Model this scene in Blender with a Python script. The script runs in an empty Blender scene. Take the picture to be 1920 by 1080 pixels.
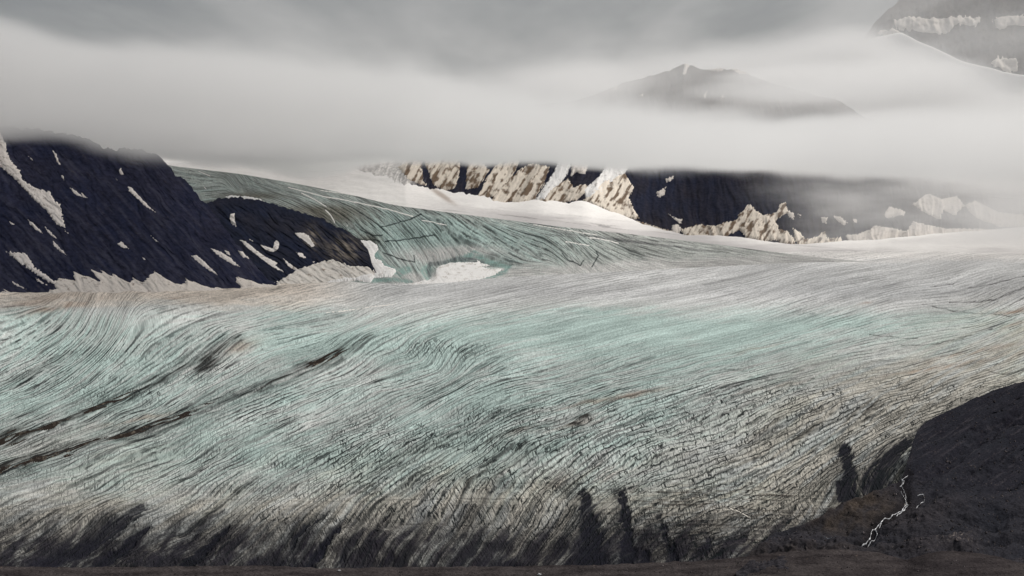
import bpy, math, random
import numpy as np
from mathutils import Vector

# ------------------------------------------------------------------ camera, sky, sun, exposure
scene = bpy.context.scene
COL = scene.collection
F, H, YH = 3583.0, 600.0, 400.0          # focal length (photo pixels), eye height (m), horizon row

cam_data = bpy.data.cameras.new('camera')
cam = bpy.data.objects.new('camera', cam_data)
COL.objects.link(cam)
cam.location = (0, 0, H)
cam.rotation_euler = (math.radians(90), 0, 0)
cam_data.sensor_width = 36.0
cam_data.lens = 36.0 * F / 1920.0
cam_data.shift_y = -(540.0 - YH) / 1920.0
cam_data.clip_start = 1.0
cam_data.clip_end = 200000.0
scene.camera = cam

SUN_EL, SUN_AZ = math.radians(46), math.radians(50)      # high, ahead of the viewer and a little to the right
world = bpy.data.worlds.new('World')
scene.world = world
world.use_nodes = True
wn = world.node_tree
wn.nodes.clear()
w_out = wn.nodes.new('ShaderNodeOutputWorld')
w_bg = wn.nodes.new('ShaderNodeBackground')
w_sky = wn.nodes.new('ShaderNodeTexSky')
w_sky.sky_type = 'NISHITA'
w_sky.sun_disc = False
w_sky.sun_elevation = SUN_EL
w_sky.sun_rotation = SUN_AZ
w_sky.dust_density = 3.0
w_mix = wn.nodes.new('ShaderNodeMix')
w_mix.data_type = 'RGBA'
w_mix.inputs['Factor'].default_value = 0.95               # a closed grey overcast with little of the blue left
w_mix.inputs['B'].default_value = (0.72, 0.77, 0.82, 1)
wn.links.new(w_sky.outputs['Color'], w_mix.inputs['A'])
wn.links.new(w_mix.outputs['Result'], w_bg.inputs['Color'])
w_bg.inputs['Strength'].default_value = 0.09
wn.links.new(w_bg.outputs['Background'], w_out.inputs['Surface'])

sun_data = bpy.data.lights.new('sun', 'SUN')
sun_data.energy = 1.5
sun_data.angle = math.radians(14)
sun_data.color = (1.0, 0.96, 0.90)
sun = bpy.data.objects.new('sun', sun_data)
COL.objects.link(sun)
to_sun = Vector((math.sin(SUN_AZ) * math.cos(SUN_EL), math.cos(SUN_AZ) * math.cos(SUN_EL), math.sin(SUN_EL)))
sun.rotation_euler = (-to_sun).to_track_quat('-Z', 'Y').to_euler()
sun.location = (3000, 3000, 4000)

vs = scene.view_settings
scene.display_settings.display_device = 'sRGB'
vs.view_transform = 'Standard'
vs.look = 'None'
vs.gamma = 1.0
vs.use_curve_mapping = False
vs.exposure = 1.3
cy = scene.cycles
cy.use_denoising = True
cy.max_bounces = 6
cy.diffuse_bounces = 2
cy.glossy_bounces = 2
cy.transmission_bounces = 2
cy.volume_bounces = 2
cy.transparent_max_bounces = 16
cy.use_adaptive_sampling = True
cy.adaptive_threshold = 0.01

rng = np.random.default_rng(7)
random.seed(7)

# ------------------------------------------------------------------ numeric helpers
def lin(r, g, b):
    c = np.array([r, g, b], float) / 255.0
    return np.where(c <= 0.04045, c / 12.92, ((c + 0.055) / 1.055) ** 2.4)

_perm = np.random.default_rng(3).permutation(4096)
_ang = np.random.default_rng(4).random(4096) * 2 * np.pi
_gx, _gy = np.cos(_ang), np.sin(_ang)

def perlin(x, y, seed=0):
    xi, yi = np.floor(x).astype(np.int64), np.floor(y).astype(np.int64)
    xf, yf = x - xi, y - yi
    u, v = xf * xf * xf * (xf * (xf * 6 - 15) + 10), yf * yf * yf * (yf * (yf * 6 - 15) + 10)
    def g(ix, iy, dx, dy):
        h = _perm[(_perm[(ix + seed * 131) & 4095] + iy * 7 + seed) & 4095]
        return _gx[h] * dx + _gy[h] * dy
    a, b = g(xi, yi, xf, yf), g(xi + 1, yi, xf - 1, yf)
    c, d = g(xi, yi + 1, xf, yf - 1), g(xi + 1, yi + 1, xf - 1, yf - 1)
    return ((a + u * (b - a)) + v * ((c + u * (d - c)) - (a + u * (b - a)))) * 1.5

def fbm(x, y, oct=4, seed=0, gain=0.5):
    s, a = 0.0, 1.0
    for o in range(oct):
        s = s + a * perlin(x * 2.0 ** o + 17.3 * o, y * 2.0 ** o - 9.1 * o, seed + o)
        a *= gain
    return s

def ridged(x, y, oct=4, seed=0, gain=0.5):
    s, a = 0.0, 1.0
    for o in range(oct):
        s = s + a * (1 - 2 * np.abs(perlin(x * 2.0 ** o + 11.7 * o, y * 2.0 ** o + 5.3 * o, seed + o)))
        a *= gain
    return s

def smooth(a, b, x):
    t = np.clip((x - a) / (b - a), 0, 1)
    return t * t * (3 - 2 * t)

def mixc(c, col, w):
    return c + (np.asarray(col) - c) * np.clip(w, 0, 1)[..., None]

def curve(pts, x):
    p = np.array(sorted(pts), float)
    return np.interp(x, p[:, 0], p[:, 1])

def scurve(pts, x, w=12.0):
    """piecewise curve with its corners rounded"""
    return sum(curve(pts, x + k * w) for k in (-1.0, -0.5, 0, 0.5, 1.0)) / 5.0

def line_dist(px, py, pts):
    """distance to a polyline and the fraction along it"""
    pts = np.array(pts, float)
    seg = np.hypot(*(pts[1:] - pts[:-1]).T)
    tot, acc = seg.sum(), 0.0
    best, frac = np.full(px.shape, 1e9), np.zeros(px.shape)
    for i in range(len(pts) - 1):
        a, b = pts[i], pts[i + 1]
        d = b - a
        t = np.clip(((px - a[0]) * d[0] + (py - a[1]) * d[1]) / max(d @ d, 1e-9), 0, 1)
        dd = np.hypot(px - a[0] - t * d[0], py - a[1] - t * d[1])
        m = dd < best
        best = np.where(m, dd, best)
        frac = np.where(m, (acc + t * seg[i]) / tot, frac)
        acc += seg[i]
    return best, frac

def poly_sdf(px, py, pts):
    """signed distance to a closed outline, positive inside"""
    pts = np.array(pts, float)
    d, _ = line_dist(px, py, np.vstack([pts, pts[:1]]))
    ins = np.zeros(px.shape, bool)
    n = len(pts)
    for i in range(n):
        x1, y1 = pts[i]
        x2, y2 = pts[(i + 1) % n]
        if y1 == y2:
            continue
        c = ((y1 > py) != (y2 > py)) & (px < (x2 - x1) * (py - y1) / (y2 - y1) + x1)
        ins ^= c
    return np.where(ins, d, -d)

def gauss(px, py, cx, cy_, rx, ry):
    return np.exp(-((px - cx) / rx) ** 2 - ((py - cy_) / ry) ** 2)

def bil(img, r, c):
    nr, nc = img.shape
    r, c = np.clip(r, 0, nr - 1.001), np.clip(c, 0, nc - 1.001)
    r0, c0 = r.astype(np.int64), c.astype(np.int64)
    fr, fc = r - r0, c - c0
    return (img[r0, c0] * (1 - fr) * (1 - fc) + img[r0, c0 + 1] * (1 - fr) * fc
            + img[r0 + 1, c0] * fr * (1 - fc) + img[r0 + 1, c0 + 1] * fr * fc)

def lic(noise, vr, vc, L, step=1.0):
    """line integral convolution: smears noise along the flow of the ice"""
    nr, nc = noise.shape
    R0, C0 = np.meshgrid(np.arange(nr, dtype=float), np.arange(nc, dtype=float), indexing='ij')
    out, wsum = noise.copy(), 1.0
    for sgn in (1, -1):
        R, C = R0.copy(), C0.copy()
        for k in range(1, L + 1):
            ri, ci = np.clip(np.rint(R), 0, nr - 1).astype(np.int64), np.clip(np.rint(C), 0, nc - 1).astype(np.int64)
            R = R + sgn * step * vr[ri, ci]
            C = C + sgn * step * vc[ri, ci]
            w = 0.5 + 0.5 * math.cos(math.pi * k / (L + 1))
            out = out + w * bil(noise, R, C)
            wsum += w
    out = out / wsum
    return (out - out.mean()) / (out.std() + 1e-9)

def upsample(a, shape):
    r = np.linspace(0, a.shape[0] - 1, shape[0])
    c = np.linspace(0, a.shape[1] - 1, shape[1])
    R, C = np.meshgrid(r, c, indexing='ij')
    return bil(a, R, C)

# ------------------------------------------------------------------ materials
def surf_mat(name, rough=0.85, spec=0.3, bump=0.0, bump_scale=0.2, var=0.12, var_scale=0.05, sss=0.0):
    m = bpy.data.materials.new(name)
    m.use_nodes = True
    nt = m.node_tree
    b = nt.nodes['Principled BSDF']
    b.inputs['Roughness'].default_value = rough
    b.inputs['Specular IOR Level'].default_value = spec
    at = nt.nodes.new('ShaderNodeAttribute')
    at.attribute_name = 'Col'
    geo = nt.nodes.new('ShaderNodeNewGeometry')
    nz = nt.nodes.new('ShaderNodeTexNoise')
    nz.inputs['Scale'].default_value = var_scale
    nz.inputs['Detail'].default_value = 5.0
    nz.inputs['Roughness'].default_value = 0.65
    nt.links.new(geo.outputs['Position'], nz.inputs['Vector'])
    mr = nt.nodes.new('ShaderNodeMapRange')
    mr.inputs['From Min'].default_value = 0.3
    mr.inputs['From Max'].default_value = 0.7
    mr.inputs['To Min'].default_value = 1 - var
    mr.inputs['To Max'].default_value = 1 + var
    nt.links.new(nz.outputs['Fac'], mr.inputs['Value'])
    mul = nt.nodes.new('ShaderNodeVectorMath')
    mul.operation = 'SCALE'
    nt.links.new(at.outputs['Color'], mul.inputs[0])
    nt.links.new(mr.outputs['Result'], mul.inputs['Scale'])
    nt.links.new(mul.outputs['Vector'], b.inputs['Base Color'])
    if bump > 0:
        nb = nt.nodes.new('ShaderNodeTexNoise')
        nb.inputs['Scale'].default_value = bump_scale
        nb.inputs['Detail'].default_value = 6.0
        nb.inputs['Roughness'].default_value = 0.7
        nt.links.new(geo.outputs['Position'], nb.inputs['Vector'])
        bp = nt.nodes.new('ShaderNodeBump')
        bp.inputs['Strength'].default_value = 1.0
        bp.inputs['Distance'].default_value = bump
        nt.links.new(nb.outputs['Fac'], bp.inputs['Height'])
        nt.links.new(bp.outputs['Normal'], b.inputs['Normal'])
    return m

class Nodes:
    """small helper to write node arithmetic"""
    def __init__(self, nt):
        self.nt = nt
    def put(self, sock, v):
        if isinstance(v, (int, float)):
            sock.default_value = v
        elif isinstance(v, tuple):
            sock.default_value = v
        else:
            self.nt.links.new(v, sock)
    def m(self, op, a, b=0.0, c=0.0, clamp=False):
        n = self.nt.nodes.new('ShaderNodeMath')
        n.operation = op
        n.use_clamp = clamp
        for i, v in enumerate((a, b, c)):
            self.put(n.inputs[i], v)
        return n.outputs[0]
    def add(self, a, b): return self.m('ADD', a, b)
    def sub(self, a, b): return self.m('SUBTRACT', a, b)
    def mul(self, a, b): return self.m('MULTIPLY', a, b)
    def mad(self, a, b, c): return self.m('MULTIPLY_ADD', a, b, c)
    def sstep(self, lo, hi, x):
        n = self.nt.nodes.new('ShaderNodeMapRange')
        n.interpolation_type = 'SMOOTHSTEP'
        self.put(n.inputs['Value'], x)
        self.put(n.inputs['From Min'], lo)
        self.put(n.inputs['From Max'], hi)
        return n.outputs['Result']
    def vec(self, x, y, z=0.0):
        n = self.nt.nodes.new('ShaderNodeCombineXYZ')
        for i, v in enumerate((x, y, z)):
            self.put(n.inputs[i], v)
        return n.outputs[0]
    def split(self, v):
        n = self.nt.nodes.new('ShaderNodeSeparateXYZ')
        self.put(n.inputs[0], v)
        return n.outputs
    def noise(self, v, scale=1.0, detail=2.0, rough=0.5, dist=0.0):
        n = self.nt.nodes.new('ShaderNodeTexNoise')
        self.put(n.inputs['Vector'], v)
        n.inputs['Scale'].default_value = scale
        n.inputs['Detail'].default_value = detail
        n.inputs['Roughness'].default_value = rough
        n.inputs['Distortion'].default_value = dist
        return n.outputs['Fac']
    def edge(self, v, rand=1.0):
        n = self.nt.nodes.new('ShaderNodeTexVoronoi')
        n.feature = 'DISTANCE_TO_EDGE'
        n.voronoi_dimensions = '2D'
        self.put(n.inputs['Vector'], v)
        n.inputs['Scale'].default_value = 1.0
        n.inputs['Randomness'].default_value = rand
        return n.outputs['Distance']
    def attr(self, name, out='Vector'):
        n = self.nt.nodes.new('ShaderNodeAttribute')
        n.attribute_name = name
        return n.outputs[out]
    def mixrgb(self, f, a, b):
        n = self.nt.nodes.new('ShaderNodeMix')
        n.data_type = 'RGBA'
        self.put(n.inputs['Factor'], f)
        self.put(n.inputs['A'], a)
        self.put(n.inputs['B'], b)
        return n.outputs['Result']

def ice_mat():
    """bare ice: crack lines drawn out along the flow, plates between them, shade of the cracks painted dark"""
    m = bpy.data.materials.new('glacier ice')
    m.use_nodes = True
    nt = m.node_tree
    N = Nodes(nt)
    b = nt.nodes['Principled BSDF']
    b.inputs['Roughness'].default_value = 0.75
    b.inputs['Specular IOR Level'].default_value = 0.0
    s, t, _ = N.split(N.attr('Flow'))
    plates, lines, strata = N.split(N.attr('Msk'))
    geo = nt.nodes.new('ShaderNodeNewGeometry')
    pos = geo.outputs['Position']
    big = N.sub(N.noise(N.vec(N.mul(s, 1 / 230), N.mul(t, 1 / 34)), 1.0, 2.0, 0.5), 0.5)
    fine = N.sub(N.noise(N.vec(N.mul(s, 1 / 20), N.mul(t, 1 / 9)), 1.0, 3.0, 0.6), 0.5)
    tiny = N.sub(N.noise(N.vec(N.mul(s, 1 / 5.0), N.mul(t, 1 / 4.0)), 1.0, 2.0, 0.6), 0.5)
    tw = N.add(N.add(N.mad(big, 16.0, t), N.mul(tiny, 2.0)), N.mul(fine, N.mad(plates, 6.5, 0.8)))
    def white(w):
        n = nt.nodes.new('ShaderNodeTexWhiteNoise')
        n.noise_dimensions = '1D'
        nt.links.new(w, n.inputs['W'])
        return n.outputs['Value']
    def lane(spacing, width, off, lo, hi, seg):
        """cracks that run on along the flow: distance to the next one, and how open it is"""
        u = N.mad(tw, 1 / spacing, off)
        k = N.m('ROUND', u)
        d = N.m('ABSOLUTE', N.sub(u, k))
        pres = N.sstep(lo, hi, N.noise(N.vec(N.mul(s, 1 / seg), N.mul(k, 3.17)), 1.0, 3.0, 0.6))
        w = N.mul(N.mad(white(k), 0.8, 0.6), width / spacing)
        return u, d, N.mul(N.m('SUBTRACT', 1.0, N.sstep(N.mul(w, 0.25), w, d)), pres)
    u1, d1, l1 = lane(7.0, 1.6, 31.0, 0.38, 0.56, 40.0)
    u2, d2, l2 = lane(3.6, 1.2, 77.0, 0.44, 0.62, 24.0)
    u3, d3, l3 = lane(23.0, 3.0, 11.0, 0.46, 0.58, 140.0)
    la = N.m('MAXIMUM', N.mul(l1, 0.95), N.m('MAXIMUM', N.mul(l2, 0.7), l3))
    def cuts(u, d, length, width, off):
        """cross cracks that part a lane into blocks"""
        r = white(N.m('FLOOR', N.add(u, off)))
        v = N.add(N.mad(s, 1 / length, N.mul(r, 9.0)), N.mul(N.noise(N.vec(N.mul(s, 1 / 13), N.mul(r, 50.0)), 1.0, 2.0, 0.5), 3.0))
        v = N.mad(t, 0.5 / length, N.mad(fine, 0.9, v))
        kv = N.m('ROUND', v)
        dv = N.m('ABSOLUTE', N.sub(v, kv))
        on = N.sstep(0.25, 0.75, white(N.mad(kv, 1.37, N.mul(r, 91.0))))
        return dv, N.mul(on, N.m('SUBTRACT', 1.0, N.sstep(width / length * 0.3, width / length, dv)))
    da, ca = cuts(u1, d1, 17.0, 1.5, 0.0)
    db, cb = cuts(u2, d2, 9.0, 1.1, 0.0)
    pmask = N.sstep(0.40, 0.62, N.noise(N.vec(N.mul(s, 1 / 50), N.mad(t, 1 / 22, 4.0)), 1.0, 3.0, 0.6))
    gap = N.sstep(0.30, 0.60, N.noise(N.vec(N.mul(s, 1 / 24), N.mul(N.m('ROUND', u1), 2.71)), 1.0, 2.0, 0.6))
    lane1 = N.mul(gap, N.m('SUBTRACT', 1.0, N.sstep(0.04, 0.24, d1)))
    lane2 = N.m('SUBTRACT', 1.0, N.sstep(0.06, 0.30, d2))
    pc = N.m('MAXIMUM', N.m('MAXIMUM', ca, lane1), N.mul(N.m('MAXIMUM', cb, lane2), N.mul(pmask, 0.8)))
    crack = N.m('MAXIMUM', N.mul(la, lines), N.mul(pc, plates), clamp=True)
    dome = N.mul(N.mul(N.sstep(0.0, 0.4, d1), N.sstep(0.0, 0.35, da)), plates)
    s1, t1 = s, tw
    grain = N.noise(N.vec(N.mul(s, 1 / 4.5), N.mul(t, 1 / 3.2)), 1.0, 3.0, 0.75)
    grain2 = N.noise(N.vec(N.mul(s1, 1 / 120), N.mul(t1, 1 / 3.0)), 1.0, 2.0, 0.6)
    var = N.add(N.mad(grain, 1.3, 0.35), N.mad(grain2, 0.4, -0.2))
    band = N.sstep(0.36, 0.66, N.noise(N.vec(N.mul(s, 1 / 420), N.mul(t, 1 / 30)), 1.0, 4.0, 0.62))
    var = N.mul(var, N.mad(band, 0.28, 0.84))
    sc = nt.nodes.new('ShaderNodeVectorMath')
    sc.operation = 'SCALE'
    nt.links.new(N.attr('Col', 'Color'), sc.inputs[0])
    nt.links.new(var, sc.inputs['Scale'])
    c = N.mixrgb(N.mul(crack, 0.96), sc.outputs['Vector'], (0.014, 0.017, 0.019, 1))  # shade inside the cracks, painted into the ice colour as near-black
    # grit scattered over the dirty snout
    g = N.mul(N.sstep(0.56, 0.68, N.noise(pos, 0.42, 3.0, 0.65)), strata)
    c = N.mixrgb(N.mul(g, 0.75), c, (0.022, 0.021, 0.022, 1))
    nt.links.new(c, b.inputs['Base Color'])
    bp = nt.nodes.new('ShaderNodeBump')
    bp.inputs['Strength'].default_value = 0.9
    bp.inputs['Distance'].default_value = 2.2
    hgt = N.add(N.mad(crack, -1.0, N.mul(dome, 0.8)), N.mad(grain2, 0.15, N.mul(grain, 0.9)))
    nt.links.new(hgt, bp.inputs['Height'])
    nt.links.new(bp.outputs['Normal'], b.inputs['Normal'])
    return m

M_ICE = ice_mat()
M_ROCK = surf_mat('dark slate rock', 0.9, 0.0, 1.0, 0.08, 0.3, 0.04)
M_SNOW = surf_mat('old snow', 0.8, 0.0, 0.6, 0.08, 0.06, 0.05)
M_EARTH = surf_mat('moraine earth', 0.95, 0.0, 2.2, 0.16, 0.5, 0.28)
M_WATER = surf_mat('white water', 0.35, 0.5, 0.3, 0.5, 0.25, 0.3)

# ------------------------------------------------------------------ mesh helpers
def tag(o, label=None, cat=None, kind=None, group=None):
    for k, v in (('label', label), ('category', cat), ('kind', kind), ('group', group)):
        if v:
            o[k] = v
    return o

def mesh_obj(name, verts, quads, mat, parent=None, cols=None, smooth_shade=True, tris=None):
    me = bpy.data.meshes.new(name)
    verts = np.ascontiguousarray(verts, dtype=np.float32)
    quads = np.asarray(quads, dtype=np.int32).reshape(-1, 4)
    me.vertices.add(len(verts))
    me.vertices.foreach_set('co', verts.ravel())
    nq = len(quads)
    tr = np.zeros((0, 3), np.int32) if tris is None else np.asarray(tris, np.int32).reshape(-1, 3)
    me.loops.add(nq * 4 + len(tr) * 3)
    me.loops.foreach_set('vertex_index', np.concatenate([quads.ravel(), tr.ravel()]))
    me.polygons.add(nq + len(tr))
    me.polygons.foreach_set('loop_start', np.concatenate([np.arange(nq) * 4, nq * 4 + np.arange(len(tr)) * 3]).astype(np.int32))
    me.update(calc_edges=True)
    me.polygons.foreach_set('use_smooth', np.full(nq + len(tr), smooth_shade))
    if cols is not None:
        a = me.attributes.new('Col', 'FLOAT_COLOR', 'POINT')
        c4 = np.ones((len(verts), 4), np.float32)
        c4[:, :3] = np.clip(cols, 0.002, 0.95)
        a.data.foreach_set('color', c4.ravel())
    me.materials.append(mat)
    me.validate()
    o = bpy.data.objects.new(name, me)
    COL.objects.link(o)
    if parent is not None:
        o.parent = parent
    return o

def grid_quads(nr, nc, keep=None):
    i = np.arange(nr * nc).reshape(nr, nc)
    q = np.stack([i[:-1, :-1], i[:-1, 1:], i[1:, 1:], i[1:, :-1]], -1).reshape(-1, 4)
    if keep is not None:
        k = keep
        kk = (k[:-1, :-1] | k[:-1, 1:] | k[1:, 1:] | k[1:, :-1]).ravel()
        q = q[kk]
    return q

def set_attr(o, name, vals):
    a = o.data.attributes.new(name, 'FLOAT_VECTOR', 'POINT')
    a.data.foreach_set('vector', np.ascontiguousarray(vals, dtype=np.float32).ravel())

def flow_coords(pts, x0, x1, y0, y1, hx, hy, kfun, sharp=2.2, asp=1.6):
    """along-flow and across-flow coordinates fitted to a field of directions (least squares, cosine transform)"""
    xs, ys = np.arange(x0, x1, hx), np.arange(y0, y1, hy)
    X, Y = np.meshgrid(xs, ys)
    wo = 26 * fbm(X / 210, Y / 80, 3, 21)
    a = flow_field(X + wo, Y + wo * 0.4, pts, sharp, asp)
    k = kfun(Y)
    out = []
    for fx_, fy_ in ((np.cos(a) * k, np.sin(a) * k), (-np.sin(a) * k, np.cos(a) * k)):
        gx_ = np.zeros((len(ys), len(xs) + 1))
        gy_ = np.zeros((len(ys) + 1, len(xs)))
        gx_[:, 1:-1] = 0.5 * (fx_[:, 1:] + fx_[:, :-1]) / hx
        gy_[1:-1] = 0.5 * (fy_[1:] + fy_[:-1]) / hy
        div = gx_[:, 1:] - gx_[:, :-1] + gy_[1:] - gy_[:-1]
        e = np.concatenate([div, div[::-1]], 0)
        e = np.concatenate([e, e[:, ::-1]], 1)
        kx, ky = np.fft.fftfreq(e.shape[1]) * 2 * np.pi, np.fft.fftfreq(e.shape[0]) * 2 * np.pi
        ev = (2 * np.cos(kx) - 2)[None] / hx ** 2 + (2 * np.cos(ky) - 2)[:, None] / hy ** 2
        ev[0, 0] = 1
        q = np.fft.fft2(e) / ev
        q[0, 0] = 0
        out.append(np.real(np.fft.ifft2(q))[:len(ys), :len(xs)])
    # bend the across-flow coordinate until its contours follow the flow lines (conjugate gradients)
    cv, sv = np.cos(a), np.sin(a)
    W1, W2 = 1.0, 0.03
    xx, xy, yy = W1 * cv * cv + W2 * sv * sv, (W1 - W2) * cv * sv, W1 * sv * sv + W2 * cv * cv
    def grad(u):
        gx1, gy1 = np.zeros_like(u), np.zeros_like(u)
        gx1[:, :-1] = (u[:, 1:] - u[:, :-1]) / hx
        gy1[:-1] = (u[1:] - u[:-1]) / hy
        return gx1, gy1
    def gradT(p, q):
        o = np.zeros_like(p)
        o[:, :-1] -= p[:, :-1] / hx
        o[:, 1:] += p[:, :-1] / hx
        o[:-1] -= q[:-1] / hy
        o[1:] += q[:-1] / hy
        return o
    def A(u):
        p, q = grad(u)
        return gradT(xx * p + xy * q, xy * p + yy * q)
    u = out[1]
    rr = gradT(-W2 * sv * k, W2 * cv * k) - A(u)
    d_, rs = rr.copy(), (rr * rr).sum()
    for _ in range(220):
        Ad = A(d_)
        al = rs / max((d_ * Ad).sum(), 1e-12)
        u = u + al * d_
        rr = rr - al * Ad
        r2 = (rr * rr).sum()
        d_ = rr + r2 / rs * d_
        rs = r2
    out[1] = u
    def sample(px, py):
        r, c = (py - y0) / hy, (px - x0) / hx
        return bil(out[0], r, c), bil(out[1], r, c)
    return sample

def to_world(px, py, D):
    return np.stack([(px - 960.0) / F * D, D, H + (YH - py) / F * D], -1)

class Sheet:
    """A piece of relief. Rows run from its foot to its head, columns from left to right; the depth of
    every point is its real distance, so that it is an ordinary height field in metres."""
    def __init__(self, x0, x1, nc, nr, ybot, ytop, depth, power=1.0):
        self.x0, self.x1, self.nc, self.nr, self.power = x0, x1, nc, nr, power
        self.xs = np.linspace(x0, x1, nc)
        self.r = np.linspace(0, 1, nr) ** power
        self.yb, self.yt = ybot(self.xs), ytop(self.xs)
        self.px = np.tile(self.xs, (nr, 1))
        self.py = self.yb + (self.yt - self.yb) * self.r[:, None]
        self.D = depth(self.px, self.py, np.tile(self.r[:, None], (1, nc)))
        self.P = to_world(self.px, self.py, self.D)
        self.back = []
    def lift(self, dz=0.0, dy=0.0):
        self.P[..., 2] += dz
        self.P[..., 1] += dy
    def add_back(self, steps):
        """the far side of a crest, out of sight: (further away, lower)"""
        for dd, dz in steps:
            q = self.P[-1].copy()
            k = (q[:, 1] + dd) / q[:, 1]
            q[:, 0] *= k
            q[:, 1] += dd
            q[:, 2] += dz
            self.back.append(q)
    def build(self, name, mat, cols, parent=None):
        V = self.P
        C = cols
        nr = self.nr
        if self.back:
            V = np.concatenate([V, np.stack(self.back)], 0)
            C = np.concatenate([C, np.repeat(C[-1:], len(self.back), 0)], 0)
            nr += len(self.back)
        self.obj = mesh_obj(name, V.reshape(-1, 3), grid_quads(nr, self.nc), mat, parent, C.reshape(-1, 3))
        return self.obj
    def idx(self, px, py):
        c = (px - self.x0) / (self.x1 - self.x0) * (self.nc - 1)
        yb, yt = np.interp(px, self.xs, self.yb), np.interp(px, self.xs, self.yt)
        t = np.clip((py - yb) / (yt - yb), 0, 1)
        return t ** (1 / self.power) * (self.nr - 1), c
    def at(self, px, py):
        r, c = self.idx(px, py)
        return np.stack([bil(self.P[..., k], r, c) for k in range(3)], -1)

def patch(name, sheet, outline, mat, parent, color, thick=3.0, rag=1.5, rag_scale=0.25, soft=2.0, step=1.1, dirt=None,
          dirt_w=0.0, seed=1, streak=None, bulge=0.0, smooth_rag=False, bands=False):
    """a bank of snow, debris or ice lying on a sheet; its rim dips under the ground so that the edge is a real contact"""
    o = np.array(outline, float)
    pad = 4 + rag
    x0, y0 = o.min(0) - pad
    x1, y1 = o.max(0) + pad
    nx, ny = max(8, int((x1 - x0) / step)), max(8, int((y1 - y0) / step))
    px, py = np.meshgrid(np.linspace(x0, x1, nx), np.linspace(y1, y0, ny))
    sd = poly_sdf(px, py, o)
    if bands:
        ca, sa = streak
        n = fbm((px * ca + py * sa) * 0.018, (-px * sa + py * ca) * 0.28, 3, seed)
    elif streak is None:
        n = fbm(px * rag_scale, py * rag_scale, 4, seed)
    else:
        ca, sa = streak
        a, b = px * ca + py * sa, -px * sa + py * ca
        n = fbm(a * rag_scale * 0.25, b * rag_scale * 1.4, 4, seed)
    sd = sd + rag * n
    mpp = sheet.at(px, py)[..., 1] / F
    t = np.where(sd > 0, thick * (1 - np.exp(-sd / soft)), sd * mpp * 0.9)
    t = t + np.where(sd > 0, bulge * (1 - np.exp(-sd / 8.0)), 0)
    V = sheet.at(px, py)
    V[..., 2] += t * 0.8
    V[..., 1] -= t * 0.6
    c = np.broadcast_to(np.asarray(color), V.shape).copy()
    if dirt is not None:
        dn = fbm(px * 0.09, py * 0.2, 4, seed + 9) + 0.5 * fbm(px * 0.4, py * 0.5, 3, seed + 5)
        if smooth_rag:
            a, b = px * streak[0] + py * streak[1], -px * streak[1] + py * streak[0]
            dn = 1.3 * fbm(a / 40, b / 8.0, 4, seed + 9) + 0.7 * fbm(px / 10, py / 8, 4, seed + 4)
            t2 = dn * 1.2
            V[..., 2] -= t2 * np.clip(sd / 6, 0, 1) * 0.8
            V[..., 1] += t2 * np.clip(sd / 6, 0, 1) * 0.6
        c = mixc(c, dirt, np.clip((dn + dirt_w - 0.3) * (1.3 if smooth_rag else 1.0), 0, 0.92))
    keep = sd > -pad * 0.7
    return mesh_obj(name, V.reshape(-1, 3), grid_quads(ny, nx, keep), mat, parent, c.reshape(-1, 3))

# ------------------------------------------------------------------ glacier trunk
DG = [(455, 12000), (470, 10900), (485, 10000), (500, 9300), (520, 8500), (545, 7700), (570, 7050), (600, 6450), (650, 5650),
      (700, 5000), (750, 4480), (800, 4050), (850, 3700), (900, 3420), (950, 3220), (1000, 3080), (1062, 2950), (1090, 2900)]
_dgy = np.arange(440, 1110, 1.0)
_dgv = np.exp(np.convolve(np.pad(np.log(np.interp(_dgy, *np.array(DG).T)), 24, mode='edge'), np.hanning(51)[1:-1] / np.hanning(51).sum(), 'same')[24:-24])
def dglac(py):
    return np.interp(py, _dgy, _dgv)

def g_top(x):
    return scurve([(-200, 538), (500, 524), (760, 512), (1000, 492), (1300, 478), (1500, 468), (2100, 462)], x, 40)
def g_bot(x):
    return scurve([(-200, 1070), (1300, 1068), (1420, 1060), (1500, 1040), (1600, 1000), (1700, 950), (1800, 900), (2100, 820)], x, 20)
glac = Sheet(-170, 2090, 1480, 520, g_bot, g_top, lambda px, py, r: dglac(py), 0.92)
gx, gy = glac.px, glac.py

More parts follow.
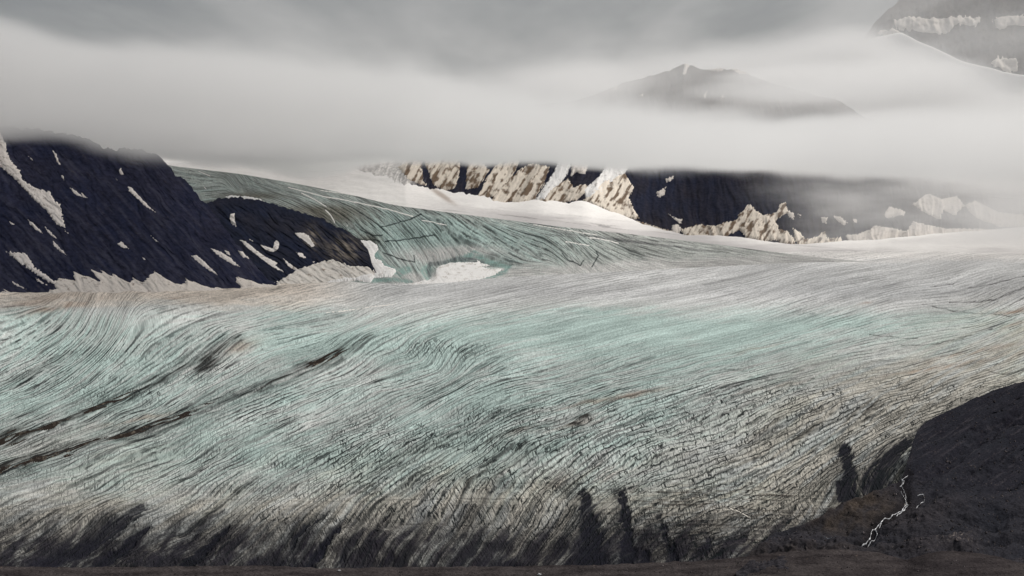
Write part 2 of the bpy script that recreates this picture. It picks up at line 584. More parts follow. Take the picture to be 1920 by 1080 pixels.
# direction in which the ice has been drawn out: (column, row, dx, dy)
FLOW = [(0, 560, 1, 0), (400, 565, 1, -.03), (800, 556, 1, -.06), (1200, 535, 1, -.1), (1600, 505, 1, -.1), (1900, 490, 1, -.1),
        (600, 590, 1, -.08), (950, 590, 1, -.1), (1300, 575, 1, -.12), (1500, 560, 1, -.25), (1650, 560, 1, -.25),
        (1850, 540, 1, -.35), (1880, 570, 1, -.5), (1780, 575, 1, .02), (1700, 590, 1, -.03), (1900, 650, 1, -.4), (1750, 740, 1, -.4), (1600, 700, 1, -.2),
        (1400, 650, 1, -.15), (1450, 790, 1, -.5), (1560, 850, 1, -.6), (1600, 930, .5, -1), (1450, 900, 1, -.5), (1650, 800, 1, -.55), (1300, 760, 1, -.4),
        (1200, 700, 1, -.18), (1000, 640, 1, -.1), (1000, 700, 1, -.15), (1000, 770, 1, -.32), (1120, 800, 1, -.45), (920, 850, 1, -.7), (860, 950, .6, -1),
        (1000, 940, .7, -1), (1130, 880, 1, -.6), (1300, 890, 1, -.35), (1300, 840, 1, -.4), (760, 700, 1, -.14), (800, 800, 1, -.4), (760, 880, 1, -.6),
        (600, 760, 1, -.28), (450, 800, 1, -.28), (300, 850, 1, -.28), (80, 920, 1, -.22), (560, 880, 1, -.5), (420, 950, 1, -.75),
        (150, 1010, 1, -.75), (650, 1000, .65, -1), (300, 940, 1, -.45), (0, 850, 1, -.38), (100, 790, 1, -.4), (250, 735, 1, -.5), (400, 665, 1, -.85), (450, 720, 1, -.45),
        (600, 690, 1, -.4), (660, 650, 1, -.75), (720, 610, 1, -.35), (800, 610, 1, -.3), (820, 660, .8, -1), (900, 650, 1, -.25), (60, 690, 1, -.6),
        (150, 640, .9, -1), (190, 605, .35, -1), (60, 620, 1, -.8), (310, 605, 1, -.15), (340, 640, 1, -.55), (250, 660, 1, -.75), (520, 620, 1, -.2)]
def flow_field(px, py, pts, sharp=2.2, asp=1.6):
    c2, s2 = np.zeros(px.shape), np.zeros(px.shape)
    for (x, y, dx, dy) in pts:
        a = math.atan2(dy, dx)
        w = 1.0 / (((px - x) ** 2 + (asp * (py - y)) ** 2) / 3600.0 + 0.25) ** sharp
        c2 += w * math.cos(2 * a)
        s2 += w * math.sin(2 * a)
    return np.arctan2(s2, c2) / 2
wob = 26 * fbm(gx / 210, gy / 80, 3, 21)
th2 = flow_field((gx + wob)[::4, ::4], (gy + wob * 0.4)[::4, ::4], FLOW)
th = np.arctan2(upsample(np.sin(th2), gx.shape), upsample(np.cos(th2), gx.shape))
dcol = (glac.x1 - glac.x0) / (glac.nc - 1)
dry = np.gradient(glac.py, axis=0)                      # rows per photo row (negative: rows climb)
vx, vy = np.cos(th), np.sin(th)
vc, vr = vx / dcol, vy / dry
nrm = np.hypot(vc, vr)
vc, vr = vc / nrm, vr / nrm

near = smooth(560, 900, gy)                             # 0 far, 1 near
white = rng.standard_normal(gx.shape)
def blur(a, n):
    for _ in range(n):
        a = (a + np.roll(a, 1, 0) + np.roll(a, -1, 0)) / 3
        a = (a + np.roll(a, 1, 1) + np.roll(a, -1, 1)) / 3
    return a
fine = lic(white, vr, vc, 14)
w2 = blur(rng.standard_normal(gx.shape), 1)
midl = lic(w2, vr, vc, 22)
def half_lic(n_blur, L):
    h = (slice(None, None, 2), slice(None, None, 2))
    n_ = blur(rng.standard_normal(gx[h].shape), n_blur)
    v1, v2 = vr[h], vc[h]
    return upsample(lic(n_, v1, v2, L, 1.2), gx.shape)
longl = half_lic(2, 40)
flow_g = flow_coords(FLOW, -200, 2130, 430, 1100, 5.0, 2.5, lambda Y: np.interp(Y, [480, 560, 650, 800, 900, 1060], [1.6, 1.45, 1.25, 1.0, 0.9, 0.85]))
fs, ft = flow_g(gx, gy)

cracky = (smooth(740, 830, gy + 0.06 * (gx - 960)) * smooth(1030, 950, gy) * smooth(380, 800, gx)
          + 0.9 * gauss(gx, gy, 820, 655, 80, 30) + 0.5 * gauss(gx, gy, 270, 700, 140, 45) + 0.5 * gauss(gx, gy, 1000, 800, 240, 40)
          + 0.6 * smooth(660, 790, gy) * smooth(1150, 1350, gx) + 0.3 * smooth(600, 800, gy))
cracky = np.clip((cracky + 0.22 * smooth(570, 660, gy)) * (0.8 + 0.7 * fbm(gx / 90, gy / 40, 3, 41)), 0, 1)
liney = np.interp(gy, [500, 560, 620, 700, 850, 1000, 1070], [0.35, 0.5, 0.7, 0.85, 0.95, 0.7, 0.5])
liney = liney * (1 - 0.75 * gauss(gx, gy, 1230, 620, 330, 50)) * (0.85 + 0.5 * fbm(gx / 150, gy / 50, 3, 43)) + 0.25 * gauss(gx, gy, 120, 650, 160, 50)
liney = np.clip(liney, 0, 1)

# dark bands of debris carried on the ice (centre line, half width, strength)
BANDS = [([(-120, 925), (0, 888), (120, 852), (250, 812), (330, 788), (450, 738), (560, 702), (640, 672)], 20, 1.0, -1),
         ([(-120, 862), (0, 828), (100, 800), (200, 757), (260, 732), (350, 690), (410, 655), (450, 632)], 21, 0.9, 0),
         ([(560, 692), (620, 672), (660, 650), (696, 625)], 10, 1.0, 0),
         ([(380, 690), (400, 670), (425, 648), (440, 634)], 22, 0.85, 0),
         ([(1090, 795), (1050, 790), (960, 812), (880, 845)], 6, 0.55, 0),
         ([(1100, 780), (1010, 792)], 4, 0.9, 0),
         ([(985, 835), (930, 860), (880, 905), (855, 960)], 9, 0.6, 0),
         ([(1460, 800), (1400, 832), (1375, 845)], 6, 0.8, 0),
         ([(1640, 765), (1540, 795), (1480, 830)], 7, 0.55, 0),
         ([(1790, 745), (1700, 775), (1620, 812)], 9, 0.3, 0),
         ([(0, 720), (80, 690), (140, 655), (180, 615)], 8, 0.35, 0),
         ([(1000, 770), (900, 795), (800, 838), (640, 880)], 16, 0.22, 0)]
FINGERS = [([(70, 1068), (150, 1028), (215, 985), (270, 950)], 20, .75), ([(180, 1068), (235, 1020), (278, 985)], 15, 1.0),
           ([(285, 1066), (330, 1030), (370, 1000)], 8, .5), ([(345, 1068), (385, 1025), (428, 985)], 15, 1.0), ([(335, 1000), (380, 975), (425, 950)], 7, .6),
           ([(545, 1020), (590, 975), (618, 953)], 7, .8), ([(575, 1068), (605, 1025), (640, 990)], 12, 1.0), ([(520, 1068), (555, 1050)], 18, .7),
           ([(640, 1050), (655, 1020)], 6, .6), ([(690, 1020), (715, 980), (745, 950)], 5, .7), ([(460, 1068), (480, 1040)], 16, .6),
           ([(1105, 1068), (1110, 1000), (1095, 925)], 36, .85), ([(1180, 1068), (1178, 1000), (1165, 920)], 18, 1.0), ([(1215, 1068), (1205, 1030)], 22, 0.8),
           ([(1262, 1060), (1248, 1000), (1236, 960)], 9, .75), ([(1325, 1030), (1332, 1008)], 7, .8), ([(880, 960), (850, 1010), (860, 1060)], 16, .35),
           ([(1588, 925), (1590, 880), (1585, 840)], 24, .95), ([(1640, 910), (1665, 868), (1702, 830)], 34, .9), ([(1700, 832), (1740, 795), (1850, 742)], 10, .6), ([(940, 1068), (950, 1040)], 40, .5),
           ([(720, 1068), (735, 1050)], 24, .5), ([(800, 930), (760, 990), (750, 1060)], 14, .35), ([(940, 900), (900, 960), (890, 1040)], 13, .3)]
debris = np.zeros(gx.shape)
rough = 0.5 + 0.28 * longl + 0.22 * midl + 0.25 * fbm(gx / 26, gy / 14, 3, 51)
for pts, w, s, mode in BANDS:
    d, fr = line_dist(gx, gy, pts)
    ww = w * (1.0 - 0.6 * fr)
    e = np.exp(-(d / ww) ** 2) * s * (1.0 - 0.25 * fr) * np.clip(0.45 + 0.75 * rough, 0, 1.4)
    debris = np.maximum(debris, e)
    debris = np.maximum(debris, 0.6 * s * np.exp(-(d / (ww * 2.6)) ** 2) * np.clip(rough * 1.5 - 0.5, 0, 1.2) * (1 - 0.7 * fr))
fing = np.zeros(gx.shape)
wf = 7 * fbm(gx / 24, gy / 30, 3, 61) + 4 * fbm(gx / 7, gy / 12, 2, 62)
for pts, w, s in FINGERS:
    d, fr = line_dist(gx + wf, gy, pts)
    ww = w * (1.05 - 0.7 * fr)
    fing = np.maximum(fing, smooth(1.25, 0.5, d / ww + 0.2 * midl * (0.3 + fr)) * s)
    d2, fr2 = line_dist(gx + 0.6 * wf + 0.5 * w, gy, pts)
    fing = np.maximum(fing, 0.55 * s * np.exp(-(d2 / (1.9 * w * (1.05 - 0.7 * fr2))) ** 2) * np.clip(0.75 + 0.35 * midl, 0, 1.2))
low = smooth(930, 1040, gy + 16 * fbm(gx / 120, gy / 60, 3, 71) + 0.0 * gx)
strata = fbm(gx / 170 + 3, gy / 2.3, 3, 81) + 0.5 * fbm(gx / 60, gy / 1.2, 2, 82)
strat_w = smooth(870, 930, gy) * (0.35 + 0.65 * smooth(1000, 1300, gx + 0 * gy)) * smooth(1070, 1010, gy)

# relief
amp = np.interp(gy, [500, 600, 700, 800, 900, 1000, 1070], [0.8, 1.6, 2.0, 2.3, 2.4, 1.9, 1.2])
relief = 0.05 * fine + 0.10 * midl + 0.24 * np.clip(longl, -2, 2) * (0.5 + near)
relief = relief * amp * 0.75
relief += 8 * fbm(gx / 300, gy / 80, 4, 91) * smooth(500, 620, gy) + 5 * fbm(gx / 45, gy / 9, 3, 95) * smooth(800, 560, gx) * smooth(590, 560, gy)
relief += 3.0 * debris * np.interp(gy, [600, 900], [1.6, 1.0]) + 1.2 * strata * strat_w
relief -= 4.0 * fing * smooth(0, 1, low + 0.5)
edge_fade = smooth(0, 0.02, 1 - np.abs(glac.r[:, None] * 2 - 1) + 0 * gx)
glac.lift(relief * edge_fade - 14 * smooth(480, 464, gy) * smooth(1250, 1450, gx))

# colour of the ice itself: blue-green bare ice, grey weathered crust, dirt
C_TURQ, C_GREY, C_PALE = lin(170, 188, 184), lin(194, 197, 195), lin(214, 214, 214)
C_TAN, C_BROWN, C_DARK, C_CRACK = lin(178, 170, 156), lin(122, 92, 70), lin(42, 39, 38), lin(46, 52, 54)
turq = (0.55 + 0.45 * fbm(gx / 260, gy / 90, 3, 101)
        + 0.7 * gauss(gx, gy, 1250, 610, 270, 50) + 0.3 * gauss(gx, gy, 950, 650, 300, 60) + 0.5 * gauss(gx, gy, 1850, 550, 90, 30)
        + 0.4 * gauss(gx, gy, 200, 740, 200, 50) + 0.35 * gauss(gx, gy, 600, 640, 200, 30) + 0.3 * gauss(gx, gy, 800, 860, 200, 50)
        - 1.2 * smooth(600, 545, gy) - 0.5 * gauss(gx, gy, 1700, 760, 300, 70) - 0.7 * smooth(900, 980, gy) - 0.3 * smooth(1300, 1900, gx) * smooth(600, 700, gy)
        - 0.5 * gauss(gx, gy, 1450, 880, 200, 70))
turq = np.clip(turq + 0.18 * midl + 0.10 * fine, 0, 1)
col = np.broadcast_to(C_GREY, gx.shape + (3,)).copy()
col = mixc(col, C_TURQ, turq)
col = mixc(col, lin(228, 214, 200), smooth(585, 552, gy + 8 * fbm(gx / 120, gy / 12, 3, 113)) * smooth(760, 560, gx) * 0.8)
col = mixc(col, C_PALE, smooth(500, 800, gx) * np.clip(smooth(610, 548, gy + 10 * fbm(gx / 160, gy / 20, 3, 111)) * 0.95 - 0.5 * gauss(gx, gy, 1100, 575, 300, 14), 0, 1))
col = mixc(col, lin(236, 233, 230), smooth(498, 478, gy + 5 * fbm(gx / 90, gy / 8, 3, 115)) * smooth(1250, 1600, gx))
# fine meltwater streaks
col *= np.clip(1 + (0.03 * fine + 0.04 * midl + 0.04 * longl) * np.interp(gy, [500, 560, 640, 800], [0.5, 0.6, 1.0, 1.25]), 0.3, 1.5)[..., None]
tan = (0.75 * smooth(1250, 1750, gx) * smooth(620, 760, gy) + 0.55 * gauss(gx, gy, 1500, 880, 260, 80) + 0.55 * smooth(890, 960, gy)
       + 0.45 * gauss(gx, gy, 1900, 640, 160, 70) + 0.30 * gauss(gx, gy, 800, 900, 300, 60) + 0.25 * gauss(gx, gy, 150, 860, 250, 60))
tan = np.clip(tan * (0.75 + 0.35 * longl + 0.2 * midl + 0.4 * fbm(gx / 110, gy / 50, 3, 121)), 0, 0.65)
col = mixc(col, C_TAN, tan)
# warm silt bands
silt = np.zeros(gx.shape)
for cx_, cy__, rx_, ry_, s_ in ((1160, 745, 90, 5, .75), (1040, 800, 80, 7, .55), (1640, 568, 26, 3, .8), (1420, 652, 40, 4, .5), (110, 575, 60, 7, .8),
                                (320, 558, 40, 4, .5), (1900, 585, 40, 4, .8), (1890, 612, 40, 5, .6), (1760, 690, 120, 5, .5), (450, 650, 40, 14, .5),
                                (260, 785, 70, 5, .5), (1480, 720, 120, 5, .35), (1820, 660, 100, 5, .45), (60, 565, 90, 10, .4), (1100, 890, 120, 14, .35)):
    yy = gy + 0.18 * (gx - cx_) + 4 * fbm(gx / 40, gy / 20, 2, 131)
    silt = np.maximum(silt, s_ * gauss(gx, yy, cx_, cy__, rx_, ry_))
col = mixc(col, C_BROWN * 1.35, silt * np.clip(0.6 + 0.4 * longl, 0, 1))
# strata in the dirty snout
col = mixc(col, lin(92, 84, 78), np.clip(strata * 1.3 + 0.05, 0, 0.85) * strat_w)
col = mixc(col, lin(196, 188, 172), np.clip(-strata * 0.9 - 0.15, 0, 0.5) * strat_w)
grit = np.clip(low * (0.75 + 0.35 * fbm(gx / 30, gy / 18, 4, 151) + 0.16 * fine), 0, 0.92)
col = mixc(col, lin(54, 52, 56), grit)
speck = smooth(0.45, 1.25, fbm(gx / 3.2, gy / 2.4, 2, 161) + 0.7 * low + 0.35 * smooth(820, 960, gy) - 0.25)
col = mixc(col, C_DARK, speck * smooth(780, 950, gy) * 0.6)
sa_, sb_ = (gx * 0.62 - gy * 0.78), (gx * 0.78 + gy * 0.62)
soot = fbm(sb_ / 16 + 0.25 * fbm(gx / 30, gy / 30, 2, 165), sa_ / 120, 4, 166) + 0.5 * fbm(sb_ / 60, sa_ / 200, 2, 167)
col = mixc(col, lin(42, 40, 47), np.clip(smooth(-0.15, 0.75, soot + 1.0 * smooth(900, 1060, gy) - 0.42) * smooth(910, 1020, gy) * 0.88, 0, 1))
col = mixc(col, C_DARK, np.clip(debris * (0.95 + 0.22 * midl + 0.18 * longl), 0, 0.95))
col = mixc(col, lin(36, 36, 44), np.clip(fing * (1.15 + 0.1 * fine), 0, 0.98))

# single long crevasses that stand out
LONG = [([(1920, 517), (1885, 527), (1850, 535), (1815, 541)], 1.7), ([(1925, 537), (1890, 552), (1870, 562), (1830, 567), (1780, 567)], 1.6),
        ([(1925, 556), (1890, 575), (1865, 588), (1830, 590), (1780, 582), (1730, 570)], 1.5), ([(1860, 620), (1830, 628), (1815, 633), (1750, 645), (1690, 648)], 1.4),
        ([(1925, 586), (1895, 594), (1840, 588)], 1.2), ([(1630, 627), (1690, 634), (1720, 635)], 1.3), ([(1800, 528), (1780, 533), (1745, 537)], 1.0),
        ([(1400, 692), (1360, 688), (1330, 693)], 1.3), ([(1925, 660), (1870, 680), (1830, 700)], 1.4), ([(1925, 690), (1880, 700), (1850, 695)], 1.2),
        ([(0, 716), (60, 690), (110, 665)], 1.4), ([(1200, 912), (1150, 900), (1050, 902), (960, 905)], 1.0), ([(1420, 975), (1350, 945), (1310, 938)], 1.2),
        ([(600, 936), (800, 938), (1000, 936)], 0.9), ([(700, 978), (900, 986), (1050, 980)], 0.9), ([(1010, 905), (1250, 925), (1450, 935)], 0.9)]
cre = np.zeros(gx.shape)
wl = 1.6 * fbm(gx / 22, gy / 10, 3, 171)
for pts, w in LONG:
    d, fr = line_dist(gx, gy + wl, pts)
    cre = np.maximum(cre, smooth(w * 1.15, w * 0.2, d) * np.clip(0.75 + 0.5 * fbm(gx / 16, gy / 9, 2, 172), 0, 1))
glac.lift(-1.6 * cre)
col = mixc(col, C_DARK, cre * 0.7)
o_glac = glac.build('glacier', M_ICE, col)
set_attr(o_glac, 'Flow', np.stack([fs, ft, 0 * fs], -1))
set_attr(o_glac, 'Msk', np.stack([cracky, liney, np.clip(low + 0.4 * smooth(860, 960, gy) + 0.5 * tan * smooth(700, 800, gy), 0, 1)], -1))
tag(o_glac, 'broad blue-green glacier with cracked, dirt-streaked ice filling the valley', 'glacier', 'structure')

# bright crust streaks and the raised medial moraines
patch('snow_streak', glac, [(1350, 946), (1372, 956), (1400, 969), (1416, 977), (1398, 970), (1370, 957)], M_SNOW, o_glac, lin(222, 216, 206), 0.3, 0.5, 0.5, 1.0, 0.6)
patch('snow_streak', glac, [(600, 585), (680, 577), (780, 563), (800, 560), (720, 573), (640, 583)], M_SNOW, o_glac, lin(226, 222, 216), 0.4, 0.8, 0.2, 1.0, 0.8)
for k, (pts, w) in enumerate((([(-60, 905), (0, 886), (120, 851), (250, 811), (330, 787), (400, 758)], 10.0),
                              ([(-60, 846), (0, 827), (100, 799), (200, 756), (255, 733)], 9.0),
                              ([(575, 686), (620, 671), (660, 649), (692, 627)], 8.0))):
    p = np.array(pts, float)
    a_ = math.atan2(p[-1, 1] - p[0, 1], p[-1, 0] - p[0, 0])
    up = [(x, y - w * (1 - 0.8 * i / (len(p) - 1)) * 0.6) for i, (x, y) in enumerate(p)]
    dn = [(x, y + w * (1 - 0.8 * i / (len(p) - 1)) * 0.6) for i, (x, y) in enumerate(p)]
    patch('moraine_band', glac, up + dn[::-1], M_EARTH, o_glac, lin(46, 41, 38), 0.5, 11.0, 0.13, 3.0, 1.1, lin(110, 102, 92), 0.1, 20 + k, (math.cos(a_), math.sin(a_)), bands=True)
# ------------------------------------------------------------------ dark mountain on the left
def base_l(x):
    return scurve([(-300, 552), (0, 549), (300, 546), (450, 540), (600, 532), (720, 530)], x, 20)
CREST = [(-300, 195), (-60, 222), (0, 236), (40, 240), (100, 246), (150, 256), (182, 268), (190, 278), (225, 279), (262, 280), (292, 288), (312, 304),
         (330, 328), (345, 338), (356, 342), (362, 356), (375, 370), (390, 384), (410, 412), (440, 452), (470, 490), (500, 520), (540, 545), (600, 580)]
def crest_l(x):
    return scurve(CREST, x, 4) + 4.5 * fbm(x / 16, x * 0 + 3.1, 4, 201, 0.6)
mL = Sheet(-290, 600, 560, 300, lambda x: base_l(x) + 34, lambda x: np.minimum(crest_l(x), base_l(x) + 33),
           lambda px, py, r: dglac(base_l(px)) + (base_l(px) - py) * 3.9)
mx, my = mL.px, mL.py
def rot(px, py, ang):
    c, s = math.cos(ang), math.sin(ang)
    return px * c + py * s, -px * s + py * c
a1, b1 = rot(mx, my, math.radians(47))
wob1 = 9 * fbm(mx / 70, my / 70, 3, 205)
gul = ridged((a1) / 150, (b1 + 2 * wob1) / 40, 5, 211, 0.55)
gul2 = fbm(a1 / 34, b1 / 4.5, 4, 215)
hold = smooth(0, 0.08, 1 - mL.r[:, None] + 0 * mx) * smooth(-30, 20, base_l(mx) - my)
mL.lift(0, -(9 * gul + 2.2 * gul2 + 2 * fbm(mx / 9, my / 9, 3, 219)) * hold)
mL.add_back([(250, -60), (900, -420), (1400, -700)])
C_SL, C_SL2 = lin(45, 49, 70), lin(60, 60, 76)
cL = np.broadcast_to(C_SL, mx.shape + (3,)).copy()
cL = mixc(cL, C_SL2, np.clip(0.35 + 0.5 * fbm(mx / 90, my / 60, 3, 221) + 0.25 * gul2, 0, 1))
cL = mixc(cL, lin(40, 41, 54), np.clip(0.25 * gul + 0.15 * gul2, 0, 0.6))
cL = mixc(cL, lin(76, 76, 90), smooth(0.0, 0.9, fbm(a1 / 90, b1 / 9, 4, 224) + 0.3 * smooth(330, 520, my)) * 0.5)
cL = mixc(cL, lin(96, 88, 84), smooth(0.75, 1.3, gul2 + 0.5 * fbm(mx / 5, my / 5, 2, 223)) * 0.3)
o_mL = mL.build('mountain', M_ROCK, cL)
tag(o_mL, 'dark slate mountain flank with scattered snow patches, its top lost in cloud', 'mountain', 'structure')

# ------------------------------------------------------------------ rock spur under the icefall
SPUR = [(300, 420), (370, 392), (390, 380), (410, 371), (440, 370), (470, 372), (505, 380), (540, 391), (575, 401), (600, 408), (625, 421), (650, 432), (672, 446), (682, 458), (690, 470), (700, 500), (720, 540), (760, 575)]
def crest_s(x):
    return scurve(SPUR, x, 4) + 3.2 * fbm(x / 12, x * 0 + 8.1, 4, 231, 0.6)
mS = Sheet(330, 745, 330, 170, lambda x: base_l(x) + 30, lambda x: np.minimum(crest_s(x), base_l(x) + 29),
           lambda px, py, r: dglac(base_l(px)) + 120 + (base_l(px) - py) * 4.6)
sx_, sy_ = mS.px, mS.py
a2, b2 = rot(sx_, sy_, math.radians(38))
gs = ridged(a2 / 110, (b2 + 6 * fbm(sx_ / 50, sy_ / 50, 2, 235)) / 18, 4, 241, 0.55)
gs2 = fbm(a2 / 26, b2 / 3.6, 4, 245)
hold = smooth(0, 0.1, 1 - mS.r[:, None] + 0 * sx_) * smooth(-30, 15, base_l(sx_) - sy_)
mS.lift(0, -(12 * gs + 2.2 * gs2) * hold)
mS.add_back([(120, -15), (500, -160)])
cS = np.broadcast_to(lin(44, 49, 66), sx_.shape + (3,)).copy()
cS = mixc(cS, lin(58, 57, 64), np.clip(0.3 + 0.5 * fbm(sx_ / 60, sy_ / 40, 3, 251) + 0.25 * gs2, 0, 1))
cS = mixc(cS, lin(38, 40, 50), np.clip(0.4 * gs + 0.2 * gs2 - 0.1, 0, 0.7))
warm = gauss(sx_, sy_, 645, 468, 26, 22) + 0.8 * gauss(sx_, sy_, 588, 445, 14, 18)
cS = mixc(cS, lin(150, 140, 128), np.clip(warm * (0.5 + 1.1 * gs2), 0, 0.85))
o_mS = mS.build('rock_spur', M_ROCK, cS)
tag(o_mS, 'lower dark rock spur between the left mountain and the crevassed icefall', 'rock spur', 'structure')

# ------------------------------------------------------------------ icefall: tributary tongue coming down behind the spur
def ice_bot(x):
    return scurve([(200, 470), (500, 520), (700, 531), (760, 532), (850, 528), (950, 520), (1100, 512), (1300, 502), (1500, 492), (1720, 490)], x, 25)
def ice_top(x):
    return scurve([(200, 292), (330, 312), (450, 326), (560, 345), (640, 361), (740, 385), (900, 406), (1050, 425), (1200, 441), (1350, 459), (1500, 479), (1640, 492), (1750, 494)], x, 18)
ice = Sheet(240, 1690, 1120, 190, lambda x: ice_bot(x) + 18, lambda x: np.minimum(ice_top(x), ice_bot(x) + 10),
            lambda px, py, r: dglac(ice_bot(px)) + (ice_bot(px) - py) * np.interp(px, [300, 800, 1500], [15.0, 14.0, 20.0])
            + 900 * smooth(620, 300, px) * r)
ix, iy = ice.px, ice.py
IFLOW = [(400, 340, 1, .35), (500, 360, 1, .3), (600, 380, 1, .45), (640, 400, 1, .7), (560, 350, 1, .2), (660, 365, 1, .3), (800, 395, 1, .25), (1000, 420, 1, .17), (1200, 445, 1, .15), (1400, 468, 1, .13), (1600, 488, 1, .08),
         (680, 420, 1, .9), (720, 435, 1, 1.2), (740, 460, 1, 1.5), (760, 420, 1, 1.0), (800, 440, 1, 1.1), (830, 450, 1, 1.0), (880, 440, 1, .6), (950, 450, 1, .7), (1000, 470, 1, .7), (1050, 470, 1, 1.0),
         (1080, 485, 1, 1.2), (1150, 465, 1, .4), (1250, 480, 1, .2), (700, 500, 1, .9), (820, 490, 1, 2), (900, 500, 1, -.1), (1000, 505, 1, -.05), (1300, 495, 1, -.05), (1500, 488, 1, 0), (410, 355, 1, -.4), (450, 345, .6, 1)]
ti = flow_field(ix + 8 * fbm(ix / 40, iy / 20, 2, 301), iy, IFLOW, 2.4, 2.0)
dci = (ice.x1 - ice.x0) / (ice.nc - 1)
vci, vri = np.cos(ti) / dci, np.sin(ti) / np.minimum(np.gradient(iy, axis=0), -0.05)
nn = np.hypot(vci, vri)
vci, vri = vci / nn, vri / nn
f1 = lic(rng.standard_normal(ix.shape), vri, vci, 9)
f2 = lic(blur(rng.standard_normal(ix.shape), 1), vri, vci, 16)
f3 = lic(blur(rng.standard_normal(ix.shape), 2), vri, vci, 30)
steep = np.clip(gauss(ix, iy, 740, 430, 190, 60) + 0.7 * gauss(ix, iy, 960, 455, 200, 40) + 0.4, 0, 1)
crev = smooth(1.2, 2.2, -f2) * steep * 0.4
crev2 = smooth(1.3, 2.4, -f3) * steep * 0.5
reli = (0.4 * f2 + 0.2 * f1 + 0.8 * f3) * steep - 3 * crev - 4 * crev2
flow_i = flow_coords(IFLOW, 220, 1710, 280, 570, 3.0, 1.5, lambda Y: np.interp(Y, [300, 430, 540], [1.7, 1.35, 1.6]), 2.4, 2.0)
is_, it_ = flow_i(ix, iy)
RIM = [(806, 520), (802, 505), (806, 494), (830, 490), (858, 484), (880, 482), (900, 484), (925, 488), (950, 494)]
dr, fr = line_dist(ix, iy, RIM)
hold = smooth(0, 0.05, 1 - ice.r[:, None] + 0 * ix)
ice.lift(reli * 0.9 * hold - 10 * smooth(14, 2, dr) * smooth(-4, 8, iy - 478))
ice.add_back([(300, -10), (700, -60), (1500, -200)])
C_IG, C_IT = lin(176, 184, 180), lin(170, 190, 186)
cI = np.broadcast_to(C_IG, ix.shape + (3,)).copy()
cI = mixc(cI, C_IT, np.clip(1.1 * gauss(ix, iy, 770, 440, 130, 50) + 0.6 * gauss(ix, iy, 960, 450, 160, 35) + 0.2 * f3 + 0.1 * f1, 0, 1))
cI = mixc(cI, lin(176, 178, 174), np.clip(smooth(20, 2, iy - ice_top(ix)) * 0.35 + smooth(950, 1250, ix) * 0.7 + 0.1 * f1, 0, 0.9))
cI = mixc(cI, lin(118, 112, 100), 0.8 * np.clip(gauss(ix, iy, 620, 408, 70, 14) + gauss(ix, iy, 690, 452, 26, 16) + gauss(ix, iy, 470, 368, 60, 8) + .8 * gauss(ix, iy, 600, 392, 90, 10), 0, 1))
apron = np.clip(smooth(-30, -8, iy - ice_bot(ix) + 6 * fbm(ix / 40, iy / 10, 3, 311)) * smooth(690, 760, ix) + gauss(ix, iy, 800, 480, 70, 16) + gauss(ix, iy, 880, 470, 60, 10), 0, 1)
cI = mixc(cI, lin(196, 194, 192), apron * np.clip(0.8 + 0.14 * f1, 0, 1))
cI *= np.clip(1 + 0.10 * f1 + 0.07 * f3, 0.4, 1.5)[..., None]
darkband = smooth(0.5, 1.9, fbm(ix / 260, (iy - ice_top(ix)) / 4.0, 3, 321) + 1.0 * smooth(950, 1050, ix) * gauss(iy * 0, iy - ice_top(ix), 0, 12, 1, 10)) * smooth(850, 1000, ix)
cI = mixc(cI, lin(104, 104, 106), darkband * 0.75)
cI = mixc(cI, lin(58, 72, 74), crev * 0.95)
cI = mixc(cI, lin(52, 62, 64), crev2 * 0.45)
cI = mixc(cI, lin(62, 66, 66), np.clip(gauss(ix, iy + 0.55 * -(ix - 1190), 1190, 474, 28, 7), 0, .75) * np.clip(0.6 + 0.4 * f2, 0, 1))
# blue-green bare ice at the foot, round the snow-filled hollow
tq = np.zeros(ix.shape)
for pts, w in (([(838, 490), (870, 483), (890, 474), (905, 484), (930, 492), (955, 498)], 6.5), ([(800, 515), (796, 508), (802, 500)], 9), ([(955, 498), (945, 510), (920, 520), (890, 528), (840, 536)], 5.5),
               ([(720, 500), (750, 512), (765, 505)], 8), ([(700, 526), (740, 524), (770, 528)], 5), ([(690, 495), (700, 505)], 8), ([(702, 475), (708, 480), (716, 490)], 6)):
    d, _ = line_dist(ix, iy, pts)
    tq = np.maximum(tq, smooth(w * 1.25, w * 0.5, d + 1.5 * f1))
cI = mixc(cI, lin(118, 160, 153), tq * np.clip(0.55 + 0.25 * f1, 0, 0.8))
d, _ = line_dist(ix, iy, [(806, 512), (803, 500), (806, 492), (830, 489), (858, 483), (885, 484), (905, 488)])
cI = mixc(cI, lin(110, 116, 118), smooth(5, 2, d) * np.clip(0.7 + 0.25 * f1, 0, 1))
for pts in ([(716, 425), (740, 420), (765, 412), (790, 402)], [(722, 453), (745, 451), (775, 447), (815, 441)], [(720, 475), (750, 485), (778, 492), (776, 480)], [(675, 430), (700, 442), (716, 441)],
            [(674, 450), (700, 450), (712, 453)], [(1054, 475), (1064, 487), (1088, 497), (1095, 488)], [(1110, 500), (1122, 480), (1118, 472)]):
    d, _ = line_dist(ix, iy + 1.2 * fbm(ix / 12, iy / 8, 2, 331), pts)
    cI = mixc(cI, lin(46, 54, 56), smooth(1.8, 0.5, d) * 0.9)
o_ice = ice.build('icefall', M_ICE, cI)
set_attr(o_ice, 'Flow', np.concatenate([np.stack([is_, it_ + 500, 0 * is_], -1).reshape(-1, 3), np.zeros((3 * ice.nc, 3))]))
set_attr(o_ice, 'Msk', np.concatenate([np.stack([0.25 * steep, np.clip(0.35 + 0.5 * steep - 0.8 * apron - 0.5 * tq, 0.05, 1), 0 * is_], -1).reshape(-1, 3), np.zeros((3 * ice.nc, 3))]))
tag(o_ice, 'green-grey crevassed icefall pouring down behind the dark rock spur', 'icefall', 'structure')

def c3(pts, ox, oy, k):
    return [(ox + x / k, oy + y / k) for x, y in pts]
